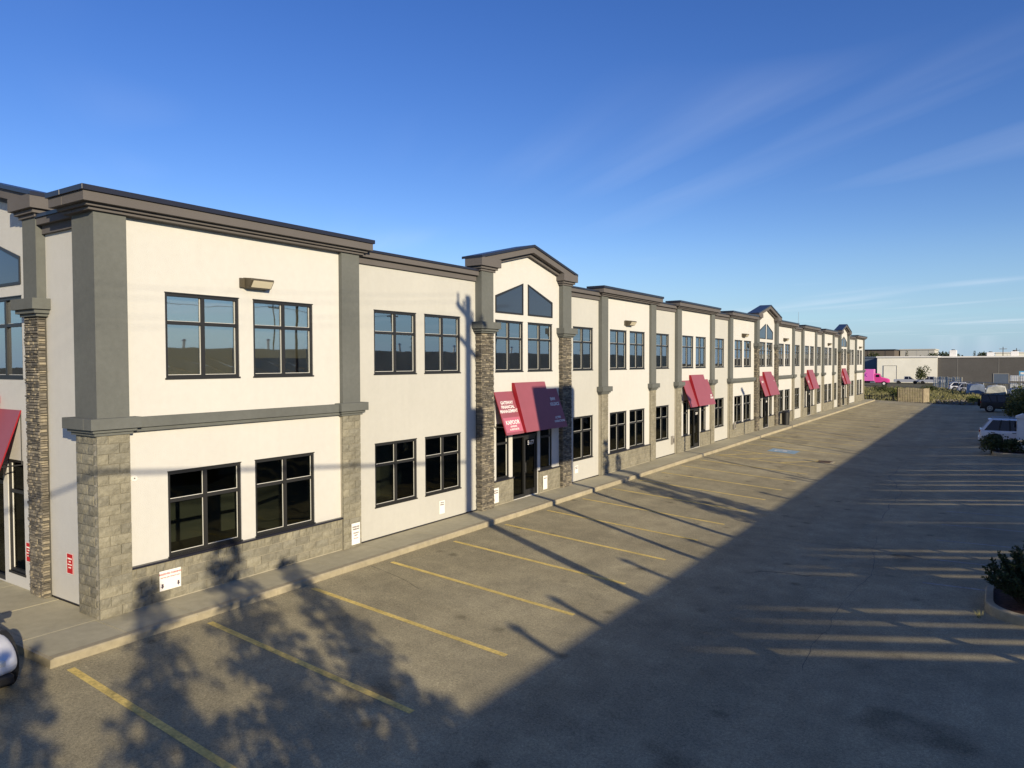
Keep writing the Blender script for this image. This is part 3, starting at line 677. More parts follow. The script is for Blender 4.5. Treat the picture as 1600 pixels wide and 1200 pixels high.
# ------------------------------------------------------------------ wall lights
def wall_light(y, z, label, x=.0):
    L_ = thing('wall_light', label, 'wall light', (x, y, z), 0, 'wall pack lights on the upper wall')
    h = MB(); w = .30
    h.prism([(0, .13), (.30, .10), (.31, .06), (.20, -.10), (.0, -.12)], 'y', -w, w); h.build('housing', BRONZE, L_, bevel=.008)
    MB().box(0, .06, -.10-w, .0-w-.001, -.10, .11).build('end_box', BRONZE, L_)
    l = MB(); l.add([(.3085, -w+.05, .045), (.3085, w-.03, .045), (.212, w-.03, -.088), (.212, -w+.05, -.088)], [(0, 1, 2, 3)]); 
    l.prism([(.312, .05), (.322, .05), (.222, -.092), (.212, -.092)], 'y', -w+.05, w-.03); l.build('lens', LENS, L_)
for y, l in ((10.45, 'bronze wall pack light above the nearest pair of upper windows'), (30.5, 'bronze wall pack light on the second cream bay'), (48.75, 'bronze wall pack light just left of the middle gable'),
             (MIR(48.75), 'bronze wall pack light just right of the middle gable'), (MIR(30.5), 'bronze wall pack light between fourth awning and farthest gable'), (MIR(10.4), 'bronze wall pack light on the farthest bay')):
    wall_light(y, 6.60, l)

# ------------------------------------------------------------------ signs on the walls
def sign(name, label, x, y, z, w, h, rows, plate=SIGNW, facing='x', txt=DTXT, rim=None):
    t = thing(name, label, 'sign', (x, y, z), 0 if facing == 'x' else -math.pi/2)
    p = MB(); p.box(0, .006, -w/2, w/2, -h/2, h/2); p.build('plate', plate, t, bevel=.004)
    if rim:
        r_ = MB()
        for a, b, c, d in ((-w/2, w/2, -h/2, -h/2+.012), (-w/2, w/2, h/2-.012, h/2), (-w/2, -w/2+.012, -h/2+.012, h/2-.012), (w/2-.012, w/2, -h/2+.012, h/2-.012)): r_.box(.006, .0075, a, b, c, d)
        r_.build('border', rim, t)
    for s, zz, size, m_ in rows: text_obj('lettering', s, size, frame_mtx((.009, 0, zz), (0, 1, 0), (0, 0, 1)), m_, t)
    return t
s_ = sign('parking_sign', 'white parking notice with two small arrows on the block wall below the nearest windows', .082, 8.28, .43, .46, .40, [('RESERVED PARKING', .13, .052, RTXT), ('VISITORS AND TENANTS ONLY', .06, .030, RTXT)])
ar = MB()
for yy in (-.17, .17): ar.add([(.009, yy-.02, -.06), (.009, yy+.02, -.06), (.009, yy+.02, -.11), (.009, yy-.02, -.11)], [(0, 1, 2, 3)]); ar.add([(.009, yy-.035, -.11), (.009, yy+.035, -.11), (.009, yy, -.16)], [(0, 1, 2)])
ar.build('arrows', DTXT, s_)
sign('parking_notice', 'white upright notice on the block pier between the first two bays', .140, 13.36, .36, .30, .56, [('RESERVED', .18, .055, DTXT), ('PARKING', .12, .055, DTXT), ('TENANTS', .02, .045, DTXT), ('ONLY', -.04, .045, DTXT), ('TOW AWAY', -.12, .03, RTXT)])
sign('parking_notice', 'small white notice low on the tan wall left of the stone column', -.042, 17.13, .40, .26, .40, [('VISITOR', .14, .045, DTXT), ('PARKING', .08, .045, DTXT)], SIGNW)
sign('parking_notice', 'white upright notice on the block wall left of door 5677', .115, 19.80, .36, .30, .50, [('VISITOR', .16, .05, DTXT), ('PARKING', .09, .05, DTXT)])
sign('parking_notice', 'white upright notice on the block wall right of door 5677', .115, 22.98, .36, .30, .50, [('RESERVED', .16, .045, DTXT)])
sign('parking_notice', 'small pale notice on the tan wall under the single window past the first gable', -.042, 25.68, .5, .28, .30, [('RESERVED', .09, .045, DTXT), ('PARKING', .03, .045, DTXT)])
red = [('PARKING', .10, .040, SIGNW), ('FOR', .04, .038, SIGNW), ('CUSTOMERS', -.02, .030, SIGNW), ('ONLY', -.08, .038, SIGNW)]
sign('red_notice', 'red notice with white lettering on the tan strip beside the corner pier', -1.42, 7.065, .80, .26, .42, red, SIGNR, 'y', rim=SIGNW)
sign('red_notice', 'red notice with white lettering left of the end wall stone column', -3.02, 6.985, .82, .24, .42, red, SIGNR, 'y', rim=SIGNW)
# small conduit cover on the corner bay, intercom boxes further on
cv = thing('conduit_cover', 'small round white conduit cover on the cream wall beside the corner pier', 'cover', (.0, 7.62, 2.57)); mb = MB(); mb.tube((0, 0, 0), (.012, 0, 0), .065, .06, 16); mb.build('disc', SASH, cv); MB().tube((.012, 0, 0), (.02, 0, 0), .015, .015, 8).build('screw', STEEL, cv)
for y, lab in ((36.05, 'grey electrical box low on the tan wall before the second entrance'), (46.3, 'dark electrical box on the pier right of the second entrance')):
    e = thing('electrical_box', lab, 'electrical box', (-.05 if y < 40 else .125, y, .75)); MB().box(0, .12, -.1, .1, -.2, .22).build('box', mat('box_grey', (.30, .28, .25), .6), e, bevel=.01); MB().box(.12, .128, -.07, .07, -.12, .1).build('cover', mat('box_dark', (.10, .09, .08), .6), e)
# black bin beside the middle entrance
bn = thing('litter_bin', 'black litter bin beside the middle gabled entrance', 'bin', (.62, 58.0, 0)); mb = MB(); mb.tube((0, 0, 0), (0, 0, .95), .27, .30, 16); mb.build('body', FRAME, bn); MB().tube((0, 0, .95), (0, 0, 1.1), .32, .18, 16).build('lid', FRAME, bn)
# rooftop aerial and dish
ae = thing('roof_aerial', 'small aerial with white dish on the parapet right of the middle gable', 'aerial', (-1.0, 60.2, 7.26)); mb = MB(); mb.tube((0, 0, 0), (0, 0, 1.7), .025, .02)
for z in (1.35, 1.5, 1.65): mb.tube((-.35, -.3, z), (.35, .3, z), .012)
mb.tube((0, -.5, 1.5), (0, .5, 1.58), .012); mb.build('mast', STEEL, ae)
mb = MB(); n = 16; prof = [(0, .0), (.2, .02), (.36, .07), (.42, .11)]; vs = [(.03+.0, 0, 1.0)]
for r_, d in prof[1:]: vs += [(.05+d, r_*math.cos(2*math.pi*i/n), 1.0+r_*math.sin(2*math.pi*i/n)) for i in range(n)]
fs = [(0, 1+i, 1+(i+1) % n) for i in range(n)]
for k_ in range(2): fs += [(1+k_*n+i, 1+k_*n+(i+1) % n, 1+(k_+1)*n+(i+1) % n, 1+(k_+1)*n+i) for i in range(n)]
mb.add(vs, fs); mb.build('dish', SIGNW, ae)
a2 = thing('roof_whip', 'thin whip aerial on the roof above the fourth entrance', 'aerial', (-1.2, 70.5, 7.26)); MB().tube((0, 0, 0), (0, 0, 2.2), .02, .012).build('mast', STEEL, a2); MB().box(-.1, .1, -.1, .1, 0, .08).build('base', FRAME, a2)

# ------------------------------------------------------------------ vegetation
def leaf_mat(name, c0, c1, rough=.7):
    m = bpy.data.materials.new(name); m.use_nodes = True; t = m.node_tree; p = t.nodes['Principled BSDF']; L = t.links.new
    g_ = t.nodes.new('ShaderNodeNewGeometry'); n = t.nodes.new('ShaderNodeTexNoise'); n.inputs['Scale'].default_value = 3; L(g_.outputs['Position'], n.inputs['Vector'])
    ad = t.nodes.new('ShaderNodeMath'); ad.operation = 'MULTIPLY_ADD'; ad.inputs[1].default_value = .6; L(g_.outputs['Random Per Island'], ad.inputs[0])
    L(n.outputs[0], ad.inputs[2]); ad.use_clamp = True
    sb = t.nodes.new('ShaderNodeMath'); sb.operation = 'SUBTRACT'; sb.inputs[1].default_value = .3; L(ad.outputs[0], sb.inputs[0])
    mx = t.nodes.new('ShaderNodeMix'); mx.data_type = 'RGBA'; L(sb.outputs[0], mx.inputs[0]); mx.inputs[6].default_value = (*c0, 1); mx.inputs[7].default_value = (*c1, 1)
    L(mx.outputs[2], p.inputs['Base Color']); p.inputs['Roughness'].default_value = rough; p.inputs['Specular IOR Level'].default_value = .25
    return m
NEEDLE = leaf_mat('spruce_needles', (.018, .030, .014), (.050, .070, .028))
PINE = leaf_mat('mugo_needles', (.022, .036, .014), (.070, .095, .036))
LEAF = leaf_mat('shrub_leaves', (.030, .045, .015), (.085, .100, .030))
LEAFY = leaf_mat('bright_leaves', (.10, .125, .03), (.22, .23, .07))
GRASSM = leaf_mat('weeds', (.12, .125, .04), (.30, .27, .13))
BARK = mat('bark', (.07, .05, .035), .95, .3, 8)

def spray(mb, p, d, L_, w, rng, n=3):
    """a small twig of flat leaf triangles"""
    d = d.normalized(); a = d.orthogonal().normalized()
    for i in range(n):
        an = rng.uniform(0, 2*math.pi); s = (a*math.cos(an)+d.cross(a)*math.sin(an))
        b = p+d*L_*i/n*.6; t = b+(d*.75+s*.75).normalized()*L_*rng.uniform(.6, 1); q = s.cross(d).normalized()*w
        m_ = (b+t)/2
        mb.add([b, m_+q, t, m_-q], [(0, 1, 2, 3)])
def conifer(name, label, loc, h, r, seed, cat='tree', group=None, dens=1., mat_=None, low=.08):
    rng = random.Random(seed); T = thing(name, label, cat, loc, 0, group)
    t = MB(); t.tube((0, 0, 0), (0, 0, h*.97), r*.075+.04, .01, 7); t.build('trunk', BARK, T)
    c = MB(); z = h*low
    while z < h*.985:
        f = 1-(z/h); rr = r*(f**.85)*rng.uniform(.75, 1.1)+.05; nb = max(4, int(9*dens*(.4+f)))
        for i in range(nb):
            an = rng.uniform(0, 2*math.pi); L_ = rr*rng.uniform(.65, 1.12); dirn = Vector((math.cos(an), math.sin(an), rng.uniform(-.25, .12)))
            k_ = max(3, int(L_/.13))
            for j in range(k_):
                q = Vector((0, 0, z))+dirn*L_*(j+.6)/k_+Vector((0, 0, -.10*L_*(j/k_)**2))
                s = dirn+Vector((rng.uniform(-.7, .7), rng.uniform(-.7, .7), rng.uniform(-.35, .25)))
                spray(c, q, s, .26*(.6+.5*f)+.08, .045, rng, 3)
        z += h*.022+.05
    c.build('crown', mat_ or NEEDLE, T); return T
def shrub(name, label, loc, r, h, seed, m_, n=900, leaf=.09, cat='shrub', group=None, up=.5):
    rng = random.Random(seed); T = thing(name, label, cat, loc, 0, group); c = MB(); st = MB()
    lobes = [(Vector((rng.uniform(-.55, .55)*r, rng.uniform(-.55, .55)*r, rng.uniform(.3, .75)*h)), rng.uniform(.35, .6)) for _ in range(9)]
    for p, s in lobes: st.tube((rng.uniform(-.1, .1)*r, rng.uniform(-.1, .1)*r, 0), p, .022, .008, 5)
    for i in range(n):
        p, s = rng.choice(lobes); d = Vector((rng.gauss(0, 1), rng.gauss(0, 1), rng.gauss(.2, 1))).normalized()
        q = p+Vector((d.x*r*s, d.y*r*s, d.z*h*s*.75))*rng.uniform(.55, 1.08); q.z = max(q.z, .03)
        spray(c, q, d+Vector((0, 0, up)), leaf*rng.uniform(.7, 1.4), leaf*.32, rng, 3)
    st.build('stems', BARK, T); c.build('foliage', m_, T); return T
def mugo(name, label, loc, r, h, seed, n=60):
    """low pine: many upright candles thick with needles"""
    rng = random.Random(seed); T = thing(name, label, 'shrub', loc); c = MB(); st = MB()
    for i in range(n):
        an = rng.uniform(0, 2*math.pi); rr = r*math.sqrt(rng.random()); b = Vector((rr*math.cos(an), rr*math.sin(an), 0))
        top = h*(1-.55*(rr/r)**2)*rng.uniform(.55, 1.1); tip = Vector((b.x*1.12+rng.uniform(-.06, .06), b.y*1.12+rng.uniform(-.06, .06), top)); bs = Vector((b.x*.45, b.y*.45, .05))
        st.tube(bs, tip, .018, .006, 5)
        k_ = 16
        for j in range(k_):
            q = bs.lerp(tip, .25+.75*j/(k_-1)); d = (tip-bs).normalized()
            for _ in range(5):
                s = d*.9+Vector((rng.uniform(-1, 1), rng.uniform(-1, 1), rng.uniform(-.3, .6)))
                spray(c, q, s, .085, .016, rng, 2)
    st.build('stems', BARK, T); c.build('needles', PINE, T); return T

# ------------------------------------------------------------------ planted islands on the right
MULCH = mat('red_mulch', (.07, .035, .025), .95, .5, 9, .8, 30)
def island(name, pts, h=.2, inner=.16):
    """kerbed bed from a closed outline; kerb ring and mulch"""
    n = len(pts); c = Vector((sum(p[0] for p in pts)/n, sum(p[1] for p in pts)/n)); ins = []
    for i, p in enumerate(pts):
        a = Vector(pts[i-1]); b = Vector(pts[(i+1) % n]); d = (b-a).normalized(); nrm = Vector((-d.y, d.x))
        if nrm.dot(c-Vector(p)) < 0: nrm = -nrm
        ins.append(Vector(p)+nrm*inner)
    mb = MB(); z0, z1 = -.6, -.5+h
    vs = [(p[0], p[1], z0) for p in pts]+[(p[0]+(q.x-p[0])*.06, p[1]+(q.y-p[1])*.06, z1-.02) for p, q in zip(pts, ins)]+[(p[0]+(q.x-p[0])*.2, p[1]+(q.y-p[1])*.2, z1) for p, q in zip(pts, ins)]+[(q.x, q.y, z1) for q in ins]+[(q.x, q.y, z1-.1) for q in ins]
    fs = [(k_*n+i, k_*n+(i+1) % n, (k_+1)*n+(i+1) % n, (k_+1)*n+i) for k_ in range(4) for i in range(n)]
    mb.add(vs, fs); o = tag(mb.build(name, CURB, smooth=False), kind='structure')
    m_ = MB(); m_.add([(q.x, q.y, z1-.05) for q in ins], [tuple(range(n))]); m_.build('mulch', MULCH, o); return o
def rounded(x0, x1, y0, y1, r, k_=6):
    pts = []
    for cx, cy, a in ((x0+r, y0+r, 180), (x1-r, y0+r, 270), (x1-r, y1-r, 0), (x0+r, y1-r, 90)):
        pts += [(cx+r*math.cos(R(a+90*i/k_)), cy+r*math.sin(R(a+90*i/k_))) for i in range(k_+1)]
    return pts
island('planting_island', rounded(13.86, 19.5, 17.55, 20.3, .9))
island('planting_island', rounded(13.9, 19.5, 48.6, 51.0, .7))
mugo('mugo_pine', 'dense dark mugo pine in the kerbed island at the right edge', (14.85, 18.75, -.36), .9, 1.3, 3, 170)
shrub('low_shrub', 'ragged dark low shrub in front of the white SUV', (13.95, 49.6, -.40), .75, 1.0, 11, LEAF, 900, .10, group='shrubs in the far island')
shrub('low_shrub', 'dark low shrub between the ragged shrub and the white post', (15.0, 49.9, -.40), .7, .85, 12, LEAF, 800, .10, group='shrubs in the far island')
shrub('low_shrub', 'dark low shrub at the foot of the white post', (16.0, 50.0, -.40), .7, 1.0, 13, LEAF, 800, .10, group='shrubs in the far island')
shrub('tall_bush', 'tall bush with sunlit yellow green top behind the white SUV', (16.6, 80.5, -.6), 2.0, 2.9, 21, LEAFY, 2200, .17)
shrub('tall_bush', 'dark bush in shade left of the sunlit bush top', (16.2, 77.0, -.6), 1.9, 1.8, 22, LEAF, 1800, .16)
# dry grass tuft at the kerb of the near island
gt = MB(); rng = random.Random(4)
for i in range(16):
    b = Vector((13.80+rng.uniform(-.05, .05), 17.75+rng.uniform(-.1, .1), -.5)); t = b+Vector((rng.uniform(-.2, .08), rng.uniform(-.1, .1), rng.uniform(.15, .32))); gt.add([b, b+Vector((.008, .006, 0)), t], [(0, 1, 2)])
tag(gt.build('grass_tuft', GRASSM), 'thin dry grass tuft at the corner of the near planting island', 'grass')
# white square post
wp_ = thing('white_post', 'white square post with cap beside the white SUV at right edge', 'post', (15.42, 53.4, -.5)); mb = MB(); mb.box(-.28, .28, -.28, .28, 0, 1.9)
for a in (-.28, .28): mb.box(a-.02, a+.02, -.3, -.28, 0, 1.9)
mb.build('shaft', SIGNW, wp_, bevel=.01); MB().prism([(-.36, 1.9), (.36, 1.9), (.36, 2.0), (0, 2.16), (-.36, 2.0)], 'y', -.36, .36).build('cap', SIGNW, wp_)

# ------------------------------------------------------------------ vehicles
TYRE = mat('tyre_rubber', (.018, .018, .018), .8); RIM = mat('alloy_rim', (.35, .35, .35), .35, metal=.7)
CGLASS = mat('car_glass', (.008, .010, .018), .06, spec=.45); DARKP = mat('dark_plastic', (.02, .02, .02), .6)
HEAD = mat('headlamp', (.65, .65, .62), .12, spec=.8); TAIL = mat('tail_lamp', (.32, .015, .015), .2, spec=.6)
def paint(name, c, r=.25): return mat('paint_'+name, c, r, spec=.6)
def loft(mb, secs, mi=0, close=True):
    n = len(secs[0])
    for s in secs: assert len(s) == n
    vs = [v for s in secs for v in s]; fs = []
    for i in range(len(secs)-1):
        for j in range(n-1): fs.append((i*n+j, i*n+j+1, (i+1)*n+j+1, (i+1)*n+j))
        if close: fs.append((i*n+n-1, i*n, (i+1)*n, (i+1)*n+n-1))
    if close: fs += [tuple(range(n))[::-1], tuple((len(secs)-1)*n+i for i in range(n))]
    mb.add(vs, fs, mi)
def car(name, label, cat, loc, rz, P_, L_=4.6, Wd=1.82, H=1.66, kind='suv', group=None, rack=False, spare=False):
    """nose towards local +x; body, glasshouse, roof, pillars, wheels, lamps, mirrors"""
    T = thing(name, label, cat, loc, rz, group); hw = Wd/2; x0, x1 = -L_/2, L_/2
    gc, belt = .24, H*.58
    st = {'suv': [(x0, .42, .62, .90), (x0+.08, .30, .60, .97), (x0+.5, .26, .60, 1), (x0+1.6, .24, .60, 1), (x1-1.75, .24, .60, 1), (x1-1.2, .25, .575, 1), (x1-.55, .28, .545, .97), (x1-.12, .34, .46, .88), (x1, .42, .38, .76)],
          'box': [(x0, .40, .60, .97), (x0+.06, .34, .62, 1), (x0+1.0, .32, .62, 1), (x1-1.6, .32, .62, 1), (x1-.9, .34, .615, 1), (x1-.1, .38, .60, .96), (x1, .44, .56, .92)]}[kind if kind in ('suv', 'box') else 'suv']
    b = MB(); secs = []
    for x, zb, ft, wf in st:
        zt = H*ft; w = hw*wf; zm = (zb+zt)/2
        pr = [(-w*.90, zb), (-w*.985, zb+.10), (-w, zm), (-w*.985, zt-.07), (-w*.93, zt), (0, zt+.025), (w*.93, zt), (w*.985, zt-.07), (w, zm), (w*.985, zb+.10), (w*.90, zb)]
        secs.append([(x, y, z) for y, z in pr])
    loft(b, secs); o = b.build('body', P_, T, smooth=True); 
    mod = o.modifiers.new('sub', 'SUBSURF'); mod.levels = 1; mod.render_levels = 2
    # glasshouse
    if kind == 'box': xs = (x0+.03, x0+.10, x1-1.75, x1-1.45)
    else: xs = (x0+.10, x0+.62, x1-2.05, x1-1.20)
    zb, zt = H*.59, H-.05; wb, wt = hw*.93, hw*.76
    g_ = MB(); g_.add([(xs[0], -wb, zb), (xs[3], -wb, zb), (xs[3], wb, zb), (xs[0], wb, zb), (xs[1], -wt, zt), (xs[2], -wt, zt), (xs[2], wt, zt), (xs[1], wt, zt)], [(0, 1, 5, 4), (1, 2, 6, 5), (2, 3, 7, 6), (3, 0, 4, 7), (4, 5, 6, 7)])
    g_.build('glasshouse', CGLASS, T)
    r_ = MB(); sc = []
    for x, k_ in ((xs[1]-.16, .93), (xs[1]+.05, 1), ((xs[1]+xs[2])/2, 1), (xs[2]-.05, 1), (xs[2]+.06, .95)):
        w = (wt+.015)*k_; sc.append([(x, -w, zt-.01), (x, -w*.95, zt+.03), (x, 0, zt+.06), (x, w*.95, zt+.03), (x, w, zt-.01)])
    loft(r_, sc); r_.build('roof', P_, T, smooth=True)
    for s in (-1, 1):
        def pil(ta, tb, wd, pm=None):
            f = MB()
            pa = Vector((ta[0], s*(wb+.008), zb-.01)); pb = Vector((tb[0], s*(wt+.008), zt+.01)); d = Vector((wd, 0, 0)); n = Vector((0, s*.012, 0))
            f.add([pa-d, pa+d, pb+d*.8, pb-d*.8, pa-d-n, pa+d-n, pb+d*.8-n, pb-d*.8-n], [(0, 1, 2, 3), (4, 7, 6, 5), (0, 4, 5, 1), (1, 5, 6, 2), (2, 6, 7, 3), (3, 7, 4, 0)]); f.build('pillar', pm or P_, T)
        pil((xs[3],), (xs[2],), .045); pil((xs[0]+.06,), (xs[1]+.02,), .10 if kind != 'box' else .06)
        mx_ = (xs[1]+xs[2])/2
        pil((mx_+.05,), (mx_,), .05, DARKP); pil((xs[0]+.95,), (xs[1]+.55,), .05, DARKP)
        m_ = MB(); m_.box(xs[3]-.30, xs[3]-.18, s*(hw-.12) if s > 0 else -(hw+.12), (hw+.12) if s > 0 else -(hw-.12), zb+.0, zb+.12); m_.build('mirror', P_, T, bevel=.02)
        for dx_ in (mx_-.95, mx_+.15): MB().box(dx_, dx_+.2, min(s*hw, s*(hw+.025)), max(s*hw, s*(hw+.025)), H*.50, H*.52).build('door_handle', DARKP, T)
    # lamps, bumpers, plate
    for s in (-1, 1):
        y = s*hw*.70; yh = s*hw*.50
        MB().box(x1-.22, x1-.02, yh-.13, yh+.13, H*.36, H*.42).build('headlight', HEAD, T, bevel=.02)
        t_ = MB(); t_.box(x0-.012, x0+.35, y-.18 if s < 0 else y-.02, y+.02 if s < 0 else y+.18+.05, H*.50, H*.60); t_.build('tail_light', TAIL, T, bevel=.02)
    MB().box(x0-.06, x0+.1, -hw*.86, hw*.86, .34, .56).build('rear_bumper', P_ if kind != 'box' else DARKP, T, bevel=.03)
    MB().box(x1-.1, x1+.04, -hw*.74, hw*.74, .28, .42).build('front_bumper', DARKP, T, bevel=.03)
    MB().box(x0-.068, x0-.05, -.17, .17, .62, .74).build('number_plate', SIGNW, T)
    wr = .36 if kind != 'box' else .41
    for ax in (x0+.85, x1-.85):
        for s in (-1, 1):
            q = MB(); q.tube((ax, s*(hw-.2), wr+.02), (ax, s*(hw+.006), wr+.02), wr+.07, n=24); q.build('wheel_arch', DARKP, T)
            t_ = MB(); t_.tube((ax, s*(hw-.18), wr), (ax, s*(hw+.02), wr), wr, n=24); t_.tube((ax, s*(hw+.02), wr), (ax, s*(hw+.035), wr), wr, wr*.9, n=24); w_ = t_.build('wheel', TYRE, T)
            rm = MB(); rm.tube((ax, s*(hw+.030), wr), (ax, s*(hw+.042), wr), wr*.66, wr*.62, n=20)
            rm.build('rim', RIM, w_)
            sp = MB()
            for i in range(5):
                a = 2*math.pi*i/5+.3; c_ = (ax+math.cos(a)*wr*.36, s*(hw+.043), wr+math.sin(a)*wr*.36); sp.tube(c_, (c_[0], s*(hw+.046), c_[2]), wr*.13, n=8)
            sp.build('rim_opening', DARKP, w_)
    if rack:
        k_ = MB()
        for s in (-1, 1): k_.tube((xs[1], s*wt*.9, zt+.12), (xs[2], s*wt*.9, zt+.12), .02); [k_.tube((x, s*wt*.9, zt), (x, s*wt*.9, zt+.12), .018) for x in (xs[1]+.1, xs[2]-.1)]
        k_.build('roof_rail', STEEL if kind != 'box' else DARKP, T)
    if spare:
        q = MB(); q.tube((x0-.24, 0, .95), (x0-.02, 0, .95), .40, n=24); q.build('spare_wheel', TYRE, T)
    return T
WHITEP = paint('white', (.72, .73, .76)); BLACKP = paint('black', (.006, .006, .007), .6); SILV = paint('silver', (.36, .38, .44), .3)
car('suv', 'white SUV parked tail out at the right edge of the lot', 'car', (15.5, 55.4, -.5), 0, WHITEP, 4.6, 1.84, 1.68, 'suv', rack=True)
car('offroad_car', 'black boxy off-road car with spare wheel at the far end of the lot', 'car', (15.0, 92, -.5), 0, BLACKP, 4.5, 1.9, 1.85, 'box', spare=True, rack=True)
car('parked_car', 'white car at the bottom left corner below the end wall', 'car', (-.15, 4.0, -.15), 0, WHITEP, 4.4, 1.8, 1.5, 'suv')

def pickup(name, label, loc, rz, P_):
    T = thing(name, label, 'pickup', loc, rz, 'pickups by the white warehouse'); hw = .95
    b = MB(); loft(b, [[(x, -w, zb), (x, -w, zt-.05), (x, -w*.95, zt), (x, w*.95, zt), (x, w, zt-.05), (x, w, zb)] for x, zb, zt, w in ((-2.8, .5, 1.08, .92), (-2.7, .45, 1.12, .95), (-.5, .42, 1.12, .95), (1.2, .42, 1.12, .95), (2.5, .45, 1.02, .93), (2.8, .5, .9, .86))]); b.build('body', P_, T)
    c = MB(); c.add([(-.6, -.88, 1.1), (1.5, -.88, 1.1), (1.5, .88, 1.1), (-.6, .88, 1.1), (-.5, -.74, 1.78), (.75, -.74, 1.78), (.75, .74, 1.78), (-.5, .74, 1.78)], [(0, 1, 5, 4), (1, 2, 6, 5), (2, 3, 7, 6), (3, 0, 4, 7), (4, 5, 6, 7)]); c.build('glasshouse', CGLASS, T)
    r_ = MB(); r_.box(-.52, .78, -.76, .76, 1.77, 1.85); r_.build('roof', P_, T, bevel=.03)
    p_ = MB()
    for s in (-1, 1):
        for x in (-.58, .42): p_.prism([(x, 1.1), (x+.12, 1.1), (x+.08, 1.78), (x-.02, 1.78)] if x > 0 else [(x, 1.1), (x+.14, 1.1), (x+.2, 1.78), (x+.06, 1.78)], 'y', s*.80-.04+(.03*s), s*.80+.04+(.05*s))
    p_.build('pillars', P_, T)
    for ax in (-1.75, 1.85):
        for s in (-1, 1): MB().tube((ax, s*.72, .4), (ax, s*.97, .4), .40, n=16).build('wheel', TYRE, T)
    MB().box(2.78, 2.9, -.85, .85, .45, .62).build('front_bumper', RIM, T)
    return T
pickup('pickup_truck', 'white pickup in front of the white warehouse, left one', (-4.2, 204, -.6), 0, SILV)
pickup('pickup_truck', 'silver pickup in front of the white warehouse, right one', (1.2, 203, -.6), R(180), SILV)
car('parked_car', 'bluish grey car in the storage yard, nearer of two', 'car', (10.8, 150, -.6), R(5), SILV, 4.6, 1.8, 1.6, 'suv')
car('parked_car', 'bluish grey car in the storage yard, farther of two', 'car', (9.2, 158, -.6), R(5), WHITEP, 4.6, 1.8, 1.6, 'suv')
car('parked_car', 'dark car beside the pickups under the warehouse wall', 'car', (4.2, 207, -.6), R(0), BLACKP, 4.6, 1.8, 1.7, 'suv')

# pink semi with box
PK = paint('pink', (.70, .06, .30), .4); PK2 = mat('pink_print', (.75, .16, .52), .5)
T = thing('pink_truck', 'bright pink box truck with long hood beyond the end of the building', 'truck', (-10.4, 186, -.6))
bx = MB().box(-5.5, 1.2, -1.25, 1.25, 1.05, 3.75).build('box', PK2, T, bevel=.04)
text_obj('lettering', 'PINK', 1.1, frame_mtx((-1.4, -1.26, 2.35), (1, 0, 0), (0, 0, 1)), mat('purple_print', (.25, .02, .35), .5), bx)
c = MB(); loft(c, [[(x, -1.05*w, .75), (x, -1.1*w, zt-.12), (x, -.9*w, zt), (x, .9*w, zt), (x, 1.1*w, zt-.12), (x, 1.05*w, .75)] for x, zt, w in ((1.3, 2.75, 1), (2.3, 2.75, 1), (2.75, 1.9, .98), (3.9, 1.62, .92), (4.3, 1.4, .85))]); c.build('cab', PK, T)
g_ = MB(); g_.add([(2.33, -.95, 2.68), (2.33, .95, 2.68), (2.77, .92, 1.95), (2.77, -.92, 1.95)], [(0, 1, 2, 3)]); g_.box(1.6, 2.35, -1.115, -1.09, 1.95, 2.5); v_ = g_.build('cab_glass', CGLASS, T)
MB().box(-5.5, 3.8, -.5, .5, .6, .95).build('chassis', DARKP, T)
for ax in (-3.6, -2.4, 3.3):
    for s in (-1, 1):
        w_ = MB().tube((ax, s*.8, .5), (ax, s*1.16, .5), .5, n=18).build('wheel', TYRE, T); MB().tube((ax, s*1.16, .5), (ax, s*1.18, .5), .26, n=14).build('rim', SIGNW, w_)
MB().tube((1.25, -1.0, .8), (1.25, -1.0, 3.6), .07).build('exhaust_stack', STEEL, T)
MB().box(.4, 1.5, -1.15, -.7, .55, .95).build('fuel_tank', STEEL, T, bevel=.06)

# ------------------------------------------------------------------ yard beyond the lot
WOOD = mat('weathered_wood', (.36, .30, .20), .9, .25, 2, .3, 30); WOODD = mat('dark_wood', (.10, .08, .06), .9)
def fence(name, label, a, b, n, h, w, m_, gap=0, rails=(.35, .8), rail_m=None, cat='fence', z0=-.6, t=.03, jit=.06, posts=0):
    a, b = Vector(a), Vector(b); d = b-a; L_ = d.length; T = thing(name, label, cat, (a.x, a.y, z0), math.atan2(d.y, d.x))
    me = MB().box(-w/2, w/2, -t/2, t/2, .04, 1).mesh('picket', m_)
    for i in range(n):
        o = link('picket', me, T, ((i+.5)*L_/n, 0, 0)); o.scale = (1, 1, h*(1+random.uniform(-jit, jit)*.6))
    for f in rails: MB().box(0, L_, t/2+.005, t/2+.06, h*f, h*f+.08).build('rail', rail_m or m_, T)
    for i in range(posts): MB().box(i*L_/(posts-1)-.06, i*L_/(posts-1)+.06, t/2+.065, t/2+.185, 0, h*1.02).build('post', rail_m or m_, T)
    return T
fence('board_enclosure', 'weathered board front of the bin enclosure at the end of the lot', (3.25, 108.6), (6.15, 108.6), 15, 1.95, .12, WOOD, posts=3, rail_m=WOODD)
fence('board_enclosure', 'weathered board side of the bin enclosure, on its right', (6.22, 108.7), (6.75, 110.9), 11, 1.9, .15, WOOD, rail_m=WOODD)
fence('board_enclosure', 'weathered board side of the bin enclosure, on its left', (3.05, 111), (3.2, 108.7), 11, 1.9, .15, WOOD, rail_m=WOODD)
fence('black_rail_fence', 'low black metal rail fence between building end and bin enclosure', (-1.6, 108.8), (2.8, 108.4), 14, 1.0, .05, FRAME, posts=4, rail_m=FRAME)
PALE = mat('pale_pickets', (.60, .57, .48), .8, .15, 3)
